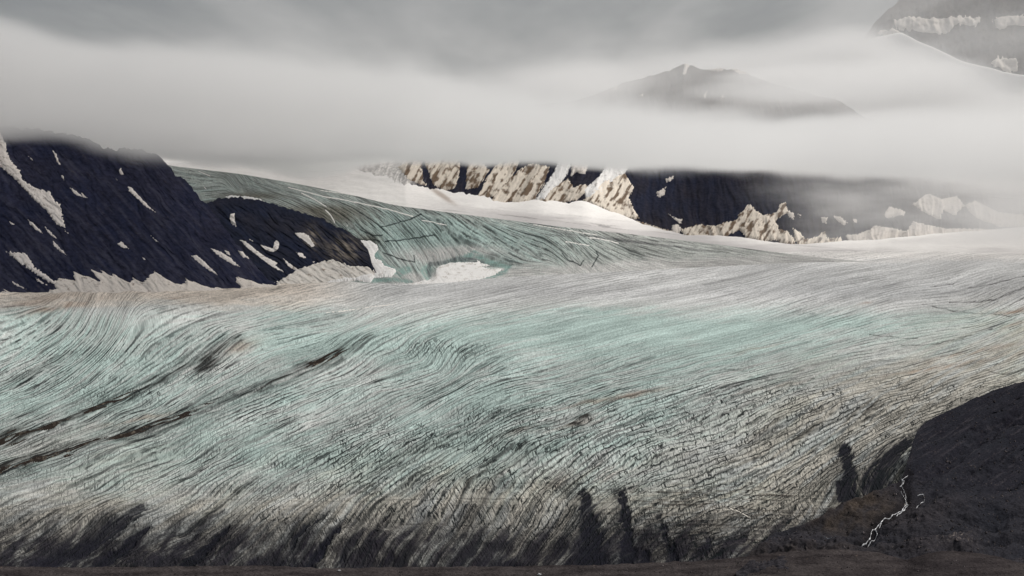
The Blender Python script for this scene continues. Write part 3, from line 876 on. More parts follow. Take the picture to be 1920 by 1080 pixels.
# thin bright meltwater and snow lines on the tongue
for pts, w in (([(540, 351), (600, 367), (640, 374), (690, 384), (740, 396), (775, 406)], 1.1), ([(565, 362), (590, 374), (612, 388)], 1.2), ([(610, 394), (620, 404), (628, 417)], 1.8),
               ([(600, 357), (640, 362), (680, 369)], 0.8), ([(372, 321), (394, 330)], 0.9), ([(650, 419), (653, 431)], 1.6), ([(1100, 444), (1130, 449), (1160, 456)], 1.0),
               ([(1060, 453), (1090, 458), (1105, 461)], 0.9), ([(790, 412), (815, 417), (838, 422)], 0.8), ([(380, 348), (388, 356)], 0.9), ([(1000, 421), (1060, 431), (1120, 441)], 0.7)):
    p = np.array(pts, float)
    n = len(p) - 1
    ol = [(x, y - w) for x, y in p] + [(x, y + w) for x, y in p[::-1]]
    patch('snow_streak', ice, ol, M_SNOW, o_ice, lin(232, 230, 226), 2.0, 0.5, 0.3, 0.8, 0.7)
SN, SNW = lin(222, 214, 206), lin(242, 240, 238)
patch('snow_bank', ice, c3([(960, 745), (1000, 715), (1080, 690), (1150, 683), (1230, 700), (1300, 698), (1345, 690), (1365, 662), (1395, 680), (1390, 705), (1450, 705), (1480, 725), (1450, 745), (1400, 745), (1480, 772), (1600, 768),
      (1590, 790), (1530, 830), (1400, 870), (1240, 900), (1000, 945), (800, 962), (560, 965), (280, 950), (300, 925), (600, 920), (720, 912), (850, 870), (930, 830)], 640, 360, 5.333), M_SNOW, o_ice, SNW, 5.0, 1.6, 0.35, 2.0, 0.9, SN * .72, 0.12, 31, bulge=5)
patch('snow_bank', ice, c3([(140, 500), (200, 485), (290, 490), (360, 530), (370, 580), (330, 620), (340, 670), (400, 690), (430, 740), (540, 770), (545, 800), (500, 850), (330, 855), (290, 910), (150, 880), (-100, 930), (-320, 930), (-300, 860), (-160, 790),
      (0, 710), (170, 700), (190, 660), (180, 600), (215, 575), (150, 570), (130, 540)], 640, 360, 5.333), M_SNOW, o_ice, SNW, 7.0, 1.3, 0.35, 2.0, 0.9, SN * .75, 0.05, 33, bulge=8)

# ------------------------------------------------------------------ snowfield behind the tongue
def far_base(x):
    return scurve([(100, 262), (450, 290), (640, 312), (760, 333), (800, 346), (830, 352), (900, 362), (960, 378), (1010, 372), (1060, 380), (1100, 376), (1140, 392), (1190, 412), (1240, 428), (1290, 440), (1350, 440), (1400, 446), (1480, 455), (1520, 456),
                   (1600, 450), (1700, 444), (1800, 434), (1920, 424), (2150, 405)], x, 10)
def snow_bot(x):
    return np.minimum(ice_top(x) + 34, 506)
def dwall(px):
    return np.interp(px, [100, 400, 760], [14800, 14400, 12700])
def dsnow(px, py):
    yb, yt = snow_bot(px), far_base(px)
    d0 = np.interp(px, [100, 400, 700, 1000, 1400, 1700, 1920, 2150], [13600, 13200, 11900, 11100, 10000, 9400, 9400, 9400])
    return d0 + (dwall(px) - d0) * (yb - py) / (yb - yt)
snf = Sheet(120, 2130, 620, 90, snow_bot, lambda x: far_base(x) - 14, lambda px, py, r: dsnow(px, py))
nx_, ny_ = snf.px, snf.py
snf.lift(9 * fbm(nx_ / 140, ny_ / 34, 4, 401) + 1.5 * fbm(nx_ / 22, ny_ / 7, 3, 402))
cN = np.broadcast_to(lin(244, 241, 238), nx_.shape + (3,)).copy()
dist_edge = ny_ - ice_top(nx_)
gl = smooth(-34, -4, dist_edge + 8 * fbm(nx_ / 120, ny_ / 12, 3, 405)) * smooth(700, 1000, nx_)
cN = mixc(cN, lin(188, 184, 184), gl * 0.8)
cN = mixc(cN, lin(128, 122, 122), smooth(0.35, 1.0, fbm(nx_ / 150, (ny_ - ice_top(nx_)) / 2.6, 3, 407)) * gl * 0.7)
cN = mixc(cN, lin(150, 128, 110), np.clip(0.9 * gauss(nx_, ny_ - 0.62 * (nx_ - 828), 828, 366, 20, 5), 0, .6))
d, _ = line_dist(nx_, ny_, [(1080, 438), (1200, 446), (1320, 462), (1450, 474), (1560, 481), (1650, 484), (1720, 483)])
cN = mixc(cN, lin(112, 112, 112), smooth(2.0, 0.6, d) * 0.7)
d, _ = line_dist(nx_, ny_, [(1122, 421), (1142, 424)])
cN = mixc(cN, lin(140, 138, 138), smooth(2.2, 0.6, d) * 0.7)
o_snf = snf.build('snowfield', M_SNOW, cN)
tag(o_snf, 'bright white snowfield sloping between the icefall and the far rock wall', 'snowfield', 'structure')

# ------------------------------------------------------------------ far rock wall and its peak
PEAK = [(500, 215), (700, 228), (850, 215), (1000, 196), (1080, 190), (1130, 172), (1170, 155), (1230, 140), (1262, 130), (1285, 118), (1300, 124), (1318, 131), (1345, 129), (1385, 131), (1410, 142), (1428, 150), (1450, 157), (1500, 170),
        (1540, 181), (1575, 189), (1590, 200), (1620, 220), (1700, 238), (1800, 240), (1900, 230), (2160, 220)]
def peak(x):
    return scurve(PEAK, x, 5) + 2.2 * fbm(x / 12, x * 0 + 4.2, 3, 411)
mF = Sheet(540, 2140, 1040, 300, lambda x: far_base(x) + 18, peak, lambda px, py, r: dwall(px) + (far_base(px) - py) * 7.0)
fx, fy = mF.px, mF.py
aF, bF = rot(fx, fy, math.radians(np.nan_to_num(118)))
lean = fx + 0.62 * (fy - 300) * smooth(1250, 1000, fx) - 0.1 * (fy - 300)
wF = 8 * fbm(fx / 60, fy / 60, 3, 415)
gF = ridged((lean + wF) / 46, fy / 190, 4, 421, 0.55)
gF2 = fbm((lean + 0.5 * wF) / 7, fy / 42, 4, 425)
hold = smooth(0, 0.05, 1 - mF.r[:, None] + 0 * fx)
mF.lift(0, -(30 * gF + 6 * gF2 + 4 * fbm(fx / 8, fy / 8, 3, 429)) * hold)
mF.add_back([(300, -60), (1200, -500), (2500, -1100)])
cF = np.broadcast_to(lin(46, 49, 64), fx.shape + (3,)).copy()
cF = mixc(cF, lin(62, 58, 62), np.clip(0.3 + 0.5 * fbm(fx / 80, fy / 50, 3, 431) + 0.3 * gF2, 0, 1))
cF = mixc(cF, lin(40, 42, 52), np.clip(0.3 * gF + 0.2 * gF2 - 0.1, 0, 0.6))
cF = mixc(cF, lin(84, 72, 64), smooth(240, 200, fy) * 0.5)
cF = mixc(cF, lin(236, 232, 228), smooth(800, 740, fx + 14 * gF2))
o_mF = mF.build('rock_wall', M_ROCK, cF)
tag(o_mF, 'far dark rock wall above the snowfield, its peak showing through a cloud gap', 'mountain', 'structure')

BR, BRD = lin(220, 210, 197), lin(104, 85, 68)
k2 = lambda pts: c3(pts, 560, 260, 3.0)
k3 = lambda pts: c3(pts, 1100, 240, 2.3415)
STK = (math.cos(math.radians(122)), math.sin(math.radians(122)))
for i, (pts, c_, dw, tk) in enumerate((
        (k2([(560, 160), (640, 110), (690, 120), (700, 240), (722, 262), (670, 250), (620, 232)]), BR, .35, 6),
        (k2([(700, 110), (910, 90), (905, 200), (885, 275), (830, 295), (760, 262), (735, 200)]), BR, .42, 8),
        (k2([(960, 90), (1010, 110), (1075, 180), (1005, 275), (940, 285), (945, 200)]), BR, .45, 8),
        (k2([(1005, 335), (1060, 220), (1110, 150), (1180, 90), (1240, 120), (1190, 250), (1140, 310), (1060, 335)]), BR * 1.15, .3, 9),
        (k2([(1060, 380), (1150, 255), (1250, 170), (1310, 140), (1410, 160), (1380, 250), (1325, 345), (1240, 380), (1190, 350), (1120, 385)]), BR * 1.1, .35, 10),
        (k2([(1350, 352), (1430, 275), (1515, 225), (1545, 275), (1610, 255), (1640, 280), (1560, 345), (1400, 380)]), BR, .45, 9),
        (k2([(1600, 350), (1720, 225), (1835, 200), (1885, 280), (1855, 330), (1885, 400), (1915, 450), (1850, 455), (1750, 415), (1650, 375)]), BR * 1.2, .28, 12),
        (k2([(1330, 345), (1385, 265), (1440, 180), (1490, 70), (1560, 60), (1510, 200), (1465, 262), (1420, 300), (1385, 350)]), SNW, .0, 12),
        (k2([(1545, 90), (1640, 130), (1610, 200), (1560, 190), (1530, 215), (1535, 150)]), SN * 1.05, .1, 8),
        (k2([(1600, 290), (1690, 215), (1740, 130), (1790, 70), (1900, 70), (1835, 190), (1790, 235), (1700, 330), (1620, 345)]), SNW, .08, 12),
        (k3([(655, 430), (665, 385), (712, 333), (742, 365), (775, 385), (832, 372), (848, 338), (874, 322), (878, 372), (845, 392), (828, 405), (842, 445), (875, 452), (905, 485), (915, 515), (868, 515), (830, 490), (780, 498), (700, 480)]), BR * 1.1, .36, 12),
        (k3([(412, 445), (480, 424), (560, 430), (655, 402), (690, 440), (610, 475), (520, 488), (430, 478)]), BR, .4, 8),
        (k3([(195, 400), (260, 420), (372, 455), (365, 466), (280, 446), (205, 415)]), BR * 0.8, .5, 6),
        (k3([(900, 440), (935, 455), (960, 490), (1000, 480), (1040, 455), (1050, 485), (1110, 480), (1120, 515), (1050, 515), (920, 510)]), BR * 1.25, .25, 8),
        (k3([(1130, 470), (1190, 465), (1240, 445), (1260, 428), (1345, 440), (1425, 460), (1360, 486), (1262, 500), (1150, 500)]), SN, .15, 8),
        (k3([(1300, 382), (1322, 345), (1396, 365), (1388, 382), (1312, 396)]), SN, .0, 8),
        (k3([(1080, 384), (1110, 390), (1142, 415), (1122, 428), (1090, 402)]), SN, .0, 8),
        (k3([(1026, 390), (1052, 394), (1046, 422), (1028, 412)]), SN, .0, 8),
        (k3([(872, 355), (908, 375), (906, 402), (880, 386)]), SN, .0, 8),
        (k3([(306, 282), (346, 260), (336, 296), (314, 306)]), SN, .0, 8),
        (k3([(344, 226), (382, 210), (370, 232), (350, 237)]), SN, .0, 8),
        (k3([(358, 378), (396, 398), (416, 400), (412, 420), (392, 408)]), SN, .0, 6),
        (k3([(372, 430), (395, 420), (412, 440), (405, 462), (375, 458)]), SN, .1, 6),
        (k3([(1425, 335), (1492, 288), (1550, 312), (1622, 300), (1652, 340), (1612, 384), (1560, 358), (1545, 402), (1480, 372)]), SN, .05, 9),
        (k3([(1655, 340), (1700, 318), (1800, 370), (1905, 380), (1960, 400), (1960, 440), (1800, 432), (1700, 392)]), SN, .05, 9),
        (k3([(1430, 410), (1560, 440), (1800, 445), (1960, 470), (1960, 500), (1500, 500), (1380, 480)]), SN, .0, 9),
        (k3([(1160, 398), (1186, 405), (1180, 418), (1164, 412)]), SN, 0, 6),
        (k3([(926, 376), (942, 380), (936, 390)]), SN, 0, 6),
        ([(1283, 118), (1292, 121), (1284, 140), (1279, 142)], SN, 0, 10), ([(1370, 129), (1396, 132), (1408, 140), (1385, 138)], SN, 0, 8),
        ([(1318, 182), (1326, 168), (1322, 184)], SN, 0, 8), ([(1150, 168), (1158, 158), (1156, 168)], SN, 0, 8), ([(1200, 180), (1206, 175), (1204, 182)], SN, 0, 8),
        ([(1352, 176), (1357, 182), (1352, 188)], SN, 0, 8), ([(1328, 130), (1345, 127), (1362, 131), (1345, 134)], SN, 0, 8))):
    dirty = dw >= .25
    patch('dirty_snow' if dirty else 'snow_patch', mF, pts, M_SNOW, o_mF, c_, tk, 2.6 if dirty else 2.2, 0.3 if dirty else 0.3, 1.6, 0.9, BRD if dirty else lin(150, 140, 130), dw if dirty else dw - .15, 400 + i, STK if dirty else None, smooth_rag=dirty)

# ------------------------------------------------------------------ summit and snow ridge in the upper right
def ridge_top(x):
    return scurve([(1440, 294), (1500, 160), (1560, 110), (1640, 70), (1690, 60), (1730, 80), (1770, 99), (1800, 112), (1830, 121), (1880, 134), (1960, 150), (2200, 175)], x, 5)
sr = Sheet(1440, 2180, 260, 70, lambda x: x * 0 + 300, ridge_top, lambda px, py, r: 17000 + (300 - py) * 5.5)
sr.lift(12 * fbm(sr.px / 90, sr.py / 60, 4, 501))
sr.add_back([(200, -60), (1200, -500)])
o_sr = sr.build('snow_ridge', M_SNOW, np.broadcast_to(lin(240, 238, 236), sr.px.shape + (3,)).copy())
tag(o_sr, 'smooth white snow ridge slanting below the summit in the upper corner', 'snow ridge', 'structure')
def summit_top(x):
    return scurve([(1560, 225), (1600, 100), (1640, 40), (1700, -10), (1800, -40), (1920, -60), (2100, -40), (2300, 60)], x, 8) + 5 * fbm(x / 30, x * 0 + 2, 4, 511)
sm = Sheet(1560, 2250, 420, 150, lambda x: x * 0 + 230, summit_top, lambda px, py, r: 18600 + (230 - py) * 6.0)
sm.lift(0, -(40 * ridged(sm.px / 60, sm.py / 130, 4, 521) + 12 * fbm(sm.px / 9, sm.py / 9, 3, 525)) * smooth(0, 0.1, 1 - sm.r[:, None] + 0 * sm.px))
sm.add_back([(300, -80), (1500, -700)])
cM = np.broadcast_to(lin(66, 64, 72), sm.px.shape + (3,)).copy()
cM = mixc(cM, lin(88, 80, 78), np.clip(0.3 + 0.6 * fbm(sm.px / 50, sm.py / 40, 4, 531), 0, 1))
o_sm = sm.build('summit', M_ROCK, cM)
tag(o_sm, 'dark summit rock with snow patches behind the snow ridge, fading into grey cloud', 'mountain', 'structure')
for i, pts in enumerate(([(1672, 40), (1700, 32), (1760, 36), (1800, 31), (1838, 34), (1832, 50), (1790, 46), (1772, 66), (1730, 62), (1700, 56), (1680, 56)],
                         [(1856, 118), (1868, 107), (1905, 112), (1906, 132), (1890, 138), (1876, 128), (1862, 126)],
                         [(1860, 36), (1890, 30), (1925, 30), (1925, 50), (1890, 48), (1872, 60)],
                         [(1640, 62), (1668, 55), (1690, 62), (1660, 70)])):
    patch('snow_patch', sm, pts, M_SNOW, o_sm, SN, 14, 4.0, 0.13, 2.0, 1.2, None, 0, 540 + i)

# ------------------------------------------------------------------ snow patches on the dark mountain and the spur
k1 = lambda pts: c3(pts, 0, 200, 3.0)
PL = [[(-60, 120), (5, 150), (35, 215), (45, 270), (75, 320), (110, 360), (130, 410), (180, 445), (235, 470), (285, 480), (310, 530), (340, 545), (355, 620), (370, 680), (330, 665), (300, 630), (270, 590), (240, 560), (180, 500), (110, 430), (50, 375), (0, 335), (-60, 290)],
      [(160, 635), (185, 650), (245, 715), (215, 700), (175, 665)], [(250, 668), (325, 745), (280, 718)], [(300, 755), (330, 780), (378, 835), (345, 818), (308, 782)],
      [(293, 238), (320, 270), (346, 332), (325, 310), (308, 268)], [(343, 378), (361, 393), (364, 412), (346, 397)], [(392, 453), (430, 473), (466, 507), (428, 497)], [(458, 483), (492, 512), (468, 508)],
      [(682, 346), (697, 375), (690, 390), (670, 370)], [(720, 446), (745, 458), (800, 518), (877, 594), (830, 567), (770, 512), (728, 472)], [(163, 278), (197, 306), (175, 293)],
      [(663, 772), (686, 757), (724, 798), (690, 792)], [(853, 726), (902, 767), (874, 752)], [(803, 846), (827, 863), (811, 860)],
      [(1080, 840), (1105, 833), (1140, 860), (1227, 948), (1180, 922), (1130, 887)], [(1188, 796), (1240, 813), (1290, 843), (1352, 902), (1300, 882), (1243, 847)], [(1268, 810), (1290, 813), (1297, 834), (1275, 827)],
      [(52, 643), (88, 662), (70, 664)], [(40, 818), (145, 823), (185, 878), (196, 905), (250, 938), (342, 1003), (270, 983), (200, 932), (130, 887), (70, 842)], [(203, 958), (267, 1003), (213, 982)], [(72, 983), (152, 1028), (83, 1002)],
      [(368, 690), (388, 712), (372, 706)], [(655, 405), (668, 416), (658, 414)], [(1340, 808), (1370, 818), (1404, 858), (1360, 843)]]
for i, pts in enumerate(PL):
    big = i in (0, 18)
    patch('snow_patch', mL, k1(pts), M_SNOW, o_mL, lin(236, 228, 222), 5.0 if big else 3.0, 2.6 if big else 1.3, 0.22, 1.3, 0.8, lin(140, 124, 112), -0.05, 600 + i)
PS = [[(1345, 743), (1385, 758), (1440, 803), (1500, 848), (1562, 878), (1545, 892), (1604, 934), (1540, 905), (1480, 860), (1400, 798)],
      [(1463, 773), (1505, 788), (1538, 798), (1545, 760), (1560, 752), (1572, 768), (1567, 802), (1535, 818), (1495, 803)], [(1298, 605), (1322, 597), (1322, 640), (1328, 675), (1300, 657), (1295, 625)],
      [(1657, 710), (1700, 708), (1735, 723), (1774, 784), (1755, 788), (1720, 758), (1680, 732)], [(1668, 818), (1700, 823), (1724, 854), (1690, 843)], [(1597, 855), (1640, 888), (1690, 923), (1728, 944), (1680, 934), (1620, 893)],
      [(1403, 742), (1425, 758), (1410, 752)], [(1758, 866), (1772, 872), (1762, 878)]]
for i, pts in enumerate(PS):
    patch('snow_patch', mS, k1(pts), M_SNOW, o_mS, lin(236, 230, 224), 3.0, 1.2, 0.25, 1.2, 0.8, lin(140, 124, 112), -0.05, 700 + i)
patch('snow_patch', ice, k1([(1266, 508), (1300, 498), (1400, 506), (1462, 518), (1507, 547), (1440, 532), (1350, 524), (1285, 522)]), M_SNOW, o_ice, SNW, 4.0, 0.9, 0.3, 1.2, 0.8)
# snow apron along the foot of the mountain
AP = k1([(-150, 1050), (0, 1035), (25, 1008), (60, 1022), (190, 1040), (280, 1018), (320, 1005), (310, 955), (345, 948), (430, 962), (412, 906), (470, 928), (562, 962), (518, 902), (600, 932), (560, 895), (640, 930), (740, 972), (748, 938),
         (805, 968), (868, 908), (925, 942), (990, 975), (1050, 975), (1044, 942), (1130, 985), (1250, 1005), (1362, 1018), (1318, 928), (1400, 958), (1550, 983), (1615, 962), (1575, 900), (1640, 930), (1720, 960), (1800, 960), (1800, 1090), (1000, 1090), (-150, 1090)])
patch('snow_apron', mL, [(x, y + (7 if y < 555 else 0)) for x, y in AP], M_SNOW, o_mL, lin(232, 223, 214), 4.0, 3.2, 0.13, 2.0, 1.0, lin(130, 110, 96), -0.12, 750, (math.cos(0.5), math.sin(0.5)))
patch('snow_apron', mS, [(440, 540), (455, 522), (480, 530), (520, 528), (540, 518), (560, 505), (575, 500), (600, 492), (625, 486), (640, 492), (655, 498), (690, 500), (720, 520), (720, 560), (440, 560)], M_SNOW, o_mS, lin(228, 222, 214), 6.0, 2.6, 0.16, 2.0, 1.0, lin(140, 124, 108), -0.05, 760)
# ------------------------------------------------------------------ dark moraine hill on the right, foreground ground, stream
def hill_top(x):
    return scurve([(1380, 1060), (1450, 1000), (1500, 985), (1540, 968), (1580, 948), (1620, 935), (1655, 917), (1678, 903), (1694, 884), (1703, 862), (1709, 838), (1715, 818), (1725, 800), (1745, 786), (1780, 770), (1820, 750), (1850, 737), (1890, 723), (1920, 714), (2000, 694), (2120, 672), (2300, 660)], x, 4) \
        + 1.5 * fbm(x / 10, x * 0 + 6.5, 3, 801)
def d_hill(px, py, r):
    return 2760 + (1100 - py) * 2.55 + 0.28 * np.maximum(px - 1500, 0)
hill = Sheet(1380, 2280, 620, 300, lambda x: x * 0 + 1110, hill_top, d_hill)
hx, hy = hill.px, hill.py
ah, bh = rot(hx, hy, math.radians(-32))
gh = fbm(ah / 120, (bh + 8 * fbm(hx / 60, hy / 50, 2, 805)) / 40, 4, 811, 0.5)
gh2 = fbm(ah / 30, bh / 14, 4, 815)
hum = fbm(hx / 120, hy / 42, 5, 821)
upper = smooth(1000, 840, hy + 0.15 * (1800 - hx))
hold = smooth(0, 0.05, 1 - hill.r[:, None] + 0 * hx)
hill.lift((1 - upper) * (15 * hum + 1.3 * fbm(hx / 12, hy / 6, 3, 823)) * hold, -(17 * gh + 2.0 * gh2 + 3 * fbm(hx / 26, hy / 18, 4, 826) + 1.2 * fbm(hx / 6, hy / 6, 3, 825)) * hold * (0.35 + 0.65 * upper))
# hollow in which the stream runs
STREAM = [(1700, 884), (1692, 892), (1688, 905), (1698, 920), (1700, 936), (1690, 950), (1668, 964), (1648, 972), (1634, 982), (1630, 994), (1614, 1006), (1598, 1014)]
d, fr = line_dist(hx, hy, STREAM)
hill.lift(-9.0 * np.exp(-(d / 11) ** 2))
for cx_, cy__, rx_, ry_, h_ in ((1560, 968, 55, 20, 9), (1630, 940, 50, 24, 11), (1830, 955, 90, 26, 14), (1780, 1000, 60, 16, 8), (1520, 1025, 90, 9, 7), (1690, 1032, 70, 9, 7), (1890, 1010, 60, 18, 9), (1760, 900, 40, 22, 7)):
    wq = 8 * fbm(hx / 30, hy / 16, 3, 841)
    hill.lift(h_ * gauss(hx + wq, hy + 0.5 * wq, cx_, cy__, rx_, ry_) * hold)
for pts_, w_, h_ in (([(1400, 1046), (1480, 1034), (1560, 1026), (1640, 1018), (1760, 1010)], 6, 8), ([(1600, 1012), (1640, 1000), (1690, 985), (1760, 975), (1860, 985)], 6, 7), ([(1920, 780), (1860, 800), (1800, 850), (1730, 900)], 12, 12),
                      ([(1920, 860), (1850, 880), (1780, 925), (1720, 945)], 10, 10), ([(1780, 1040), (1850, 1022), (1930, 1012)], 6, 8), ([(1480, 985), (1540, 995), (1600, 1010)], 7, 6)):
    dd_, _ = line_dist(hx + 6 * fbm(hx / 18, hy / 14, 3, 843), hy + 5 * fbm(hx / 22, hy / 12, 3, 844), pts_)
    hill.lift(-h_ * np.exp(-(dd_ / w_) ** 2) * hold)
hill.add_back([(60, -10), (260, -70), (700, -160)])
cH = np.broadcast_to(lin(47, 48, 54), hx.shape + (3,)).copy()
cH = mixc(cH, lin(58, 56, 60), np.clip((1 - upper) * (0.55 + 0.7 * hum) , 0, 1))
cH = mixc(cH, lin(74, 66, 60), np.clip(gauss(hx, hy, 1620, 945, 70, 26) + 0.8 * gauss(hx, hy, 1560, 975, 60, 18) + 0.5 * gauss(hx, hy, 1500, 1035, 160, 12), 0, .9) * np.clip(0.7 + 0.5 * gh2, 0, 1))
cH = mixc(cH, lin(40, 39, 46), upper * np.clip(0.5 + 0.35 * gh + 0.3 * gh2, 0, 1))
cH = mixc(cH, lin(70, 67, 72), upper * smooth(0.1, 0.9, fbm(ah / 60, bh / 5, 4, 829)) * 0.6)
cH = mixc(cH, lin(122, 110, 104), smooth(0.7, 1.3, fbm(hx / 4, hy / 3, 3, 831) + 0.3 * gh2) * 0.45)
cH = mixc(cH, lin(150, 140, 134), gauss(hx, hy, 1790, 1018, 26, 9) * smooth(0.0, 0.7, fbm(hx / 5, hy / 4, 3, 833)) * 0.9)
cH = mixc(cH, lin(34, 32, 34), smooth(15, 4, d + 3 * gh2) * 0.7)
o_hill = hill.build('moraine_hill', M_EARTH, cH)
tag(o_hill, 'dark bare moraine hill rising beside the glacier snout, stream at its foot', 'hill', 'structure')

def gr_top(x):
    return scurve([(-400, 1058), (0, 1062), (150, 1064), (350, 1062), (480, 1060), (560, 1063), (620, 1066), (700, 1064), (800, 1063), (960, 1062), (1050, 1060), (1100, 1060), (1200, 1056), (1300, 1052), (1380, 1046), (1450, 1036), (1550, 1030), (1640, 1034), (1700, 1050),
                   (1730, 1040), (1770, 1032), (1830, 1036), (1890, 1048), (1920, 1058), (2300, 1070)], x, 10) + 1.0 * fbm(x / 18, x * 0 + 1.7, 3, 841)
gr = Sheet(-400, 2300, 900, 110, lambda x: x * 0 + 1420, gr_top, lambda px, py, r: 1640 + (2905 - 1640) * r ** 0.8, 0.5)
qx, qy = gr.px, gr.py
gr.lift((7 * fbm(qx / 130, qy / 22, 4, 851) * (1 - gr.r[:, None] ** 6) + 0.8 * fbm(qx / 14, qy / 3, 3, 853)))
gr.add_back([(30, -6), (120, -40), (600, -90)])
cG = np.broadcast_to(lin(72, 67, 67), qx.shape + (3,)).copy()
cG = mixc(cG, lin(50, 46, 47), np.clip(0.4 + 0.8 * fbm(qx / 70, qy / 8, 4, 861), 0, 1))
cG = mixc(cG, lin(128, 112, 100), smooth(0.7, 1.3, fbm(qx / 4, qy / 2, 3, 863)) * 0.4)
cG = mixc(cG, lin(50, 46, 48), gauss(qx, qy, 1780, 1060, 110, 20) * 0.7)
o_gr = gr.build('foreground_ground', M_EARTH, cG)
tag(o_gr, 'low brown strip of gravelly ground along the bottom edge before the glacier', 'ground', 'structure')
# the plain that carries everything, out to the horizon
n = 60
bx, by = np.meshgrid(np.linspace(-60000, 60000, n), np.linspace(-3000, 90000, n))
bz = -25 + 6 * fbm(bx / 9000, by / 9000, 3, 871)
o_plain = mesh_obj('valley_floor', np.stack([bx, by, bz], -1).reshape(-1, 3), grid_quads(n, n), M_EARTH, None, np.broadcast_to(lin(84, 76, 72), (n * n, 3)))
tag(o_plain, 'wide dark valley floor that carries glacier and mountains', 'ground', 'structure')

# loose stones strewn over the moraine
def rubble(name, label, sheet, n, xr, yr, smin, smax, seed):
    r = np.random.default_rng(seed)
    px, py = r.uniform(*xr, n), r.uniform(*yr, n)
    top = np.interp(px, sheet.xs, sheet.yt)
    ok = (py > top + 4) & (fbm(px / 40, py / 16, 3, seed) > -0.12)
    px, py = px[ok], py[ok]
    base = sheet.at(px, py)
    n = len(px)
    s = smin + (smax - smin) * r.random(n) ** 4
    dirs = np.array([(1, 0, 0), (-1, 0, 0), (0, 1, 0), (0, -1, 0), (0, 0, 1), (0, 0, -1)], float)
    V = base[:, None] + dirs[None] * s[:, None, None] * r.uniform(0.6, 1.3, (n, 6, 1)) + r.normal(0, 0.15, (n, 6, 3)) * s[:, None, None]
    f = np.array([(0, 2, 4), (2, 1, 4), (1, 3, 4), (3, 0, 4), (2, 0, 5), (1, 2, 5), (3, 1, 5), (0, 3, 5)])
    T = (f[None] + 6 * np.arange(n)[:, None, None]).reshape(-1, 3)
    tone = r.uniform(0.5, 1.5, (n, 1, 1)) * np.where(r.random((n, 1, 1)) < 0.06, 2.2, 1.0)
    c = np.broadcast_to(lin(86, 80, 80) * tone, (n, 6, 3)).reshape(-1, 3)
    return tag(mesh_obj(name, V.reshape(-1, 3), np.zeros((0, 4)), M_EARTH, None, c, False, T), label, 'rubble', 'stuff')
rubble('rubble', 'loose dark stones strewn over the moraine hill', hill, 5200, (1400, 1960), (720, 1075), 0.5, 3.0, 31)
rubble('rubble', 'loose brown stones on the strip along the bottom edge', gr, 2600, (-20, 1940), (1040, 1090), 0.4, 2.0, 32)

# braided white water
o_st = bpy.data.objects.new('stream', None)
COL.objects.link(o_st)
o_st.location = (0, 0, 0)
tag(o_st, 'narrow braided white stream tumbling down the dark moraine', 'stream', 'structure')
def channel(pts, w0, w1, seed):
    p = np.array(pts, float)
    s = np.concatenate([[0], np.cumsum(np.hypot(*(p[1:] - p[:-1]).T))])
    m = max(14, int(s[-1] / 0.9))
    u = np.linspace(0, s[-1], m)
    x, y = np.interp(u, s, p[:, 0]), np.interp(u, s, p[:, 1])
    x = x + 2.0 * fbm(u / 9, u * 0 + seed, 3, seed)
    wv = np.interp(u, [0, s[-1]], [w0, w1]) * np.clip(0.55 + 1.5 * fbm(u / 5, u * 0 + 5.0, 3, seed + 3), 0.02, 1.9)
    rows = []
    for k in (-1, -0.4, 0.4, 1):
        q = hill.at(x + k * wv, y + 0.25 * k * wv)
        q[:, 2] += 1.6 - 1.2 * k * k
        q[:, 1] -= 0.8
        rows.append(q)
    V = np.stack(rows, 0)
    c = np.broadcast_to(lin(206, 208, 212), V.shape).copy()
    c = mixc(c, lin(150, 152, 158), np.clip(0.2 + fbm(np.tile(u / 3, (4, 1)), np.tile(np.arange(4)[:, None] * 1.0, (1, m)), 2, seed + 8), 0, .8))
    mesh_obj('channel', V.reshape(-1, 3), grid_quads(4, m)[:, ::-1], M_WATER, o_st, c.reshape(-1, 3))
channel(STREAM, 0.5, 0.95, 11)
channel([(1690, 890), (1694, 897), (1686, 907)], 0.6, 1.0, 12)
channel([(1688, 918), (1696, 928), (1703, 940), (1694, 948), (1684, 960), (1680, 968)], 0.8, 0.9, 13)
channel([(1652, 971), (1640, 986), (1644, 992), (1626, 1004)], 0.7, 0.9, 14)
channel([(1478, 996), (1484, 998), (1490, 1000)], 1.0, 0.7, 15)
channel([(1546, 1006), (1554, 1010), (1566, 1014)], 1.3, 0.7, 16)
channel([(1720, 930), (1732, 926), (1734, 934), (1716, 944)], 0.35, 0.3, 17)

# small ice blocks left on the brown ground
def ice_block(label, px, py, sheet, size, seed):
    r = np.random.default_rng(seed)
    base = sheet.at(np.array([px], float), np.array([py], float))[0]
    e = bpy.data.objects.new('ice_block', None)
    COL.objects.link(e)
    e.location = base
    tag(e, label, 'ice block', 'thing', 'ice blocks on the foreground ground')
    for k in range(3):
        nu, nv = 12, 7
        uu, vv = np.meshgrid(np.linspace(0, 2 * np.pi, nu, endpoint=False), np.linspace(0, np.pi, nv))
        rad = 1 + 0.35 * fbm(uu * 1.1 + k * 7 + seed, vv * 1.3, 2, seed + k)
        s = size * (1.0, 0.6, 0.45)[k]
        off = np.array([(0, 1.1, -0.8)[k] * size, r.normal() * 0.3, 0])
        V = np.stack([np.cos(uu) * np.sin(vv) * rad * s * 1.2, np.sin(uu) * np.sin(vv) * rad * s, np.cos(vv) * rad * s * 0.8 + s * 0.35], -1) + off
        i = np.arange(nu * nv).reshape(nv, nu)
        q = np.stack([i[:-1], i[1:], np.roll(i[1:], -1, 1), np.roll(i[:-1], -1, 1)], -1).reshape(-1, 4)
        mesh_obj('ice_lump', V.reshape(-1, 3), q, M_SNOW, e, np.broadcast_to(lin(226, 224, 222), (nu * nv, 3)), False)
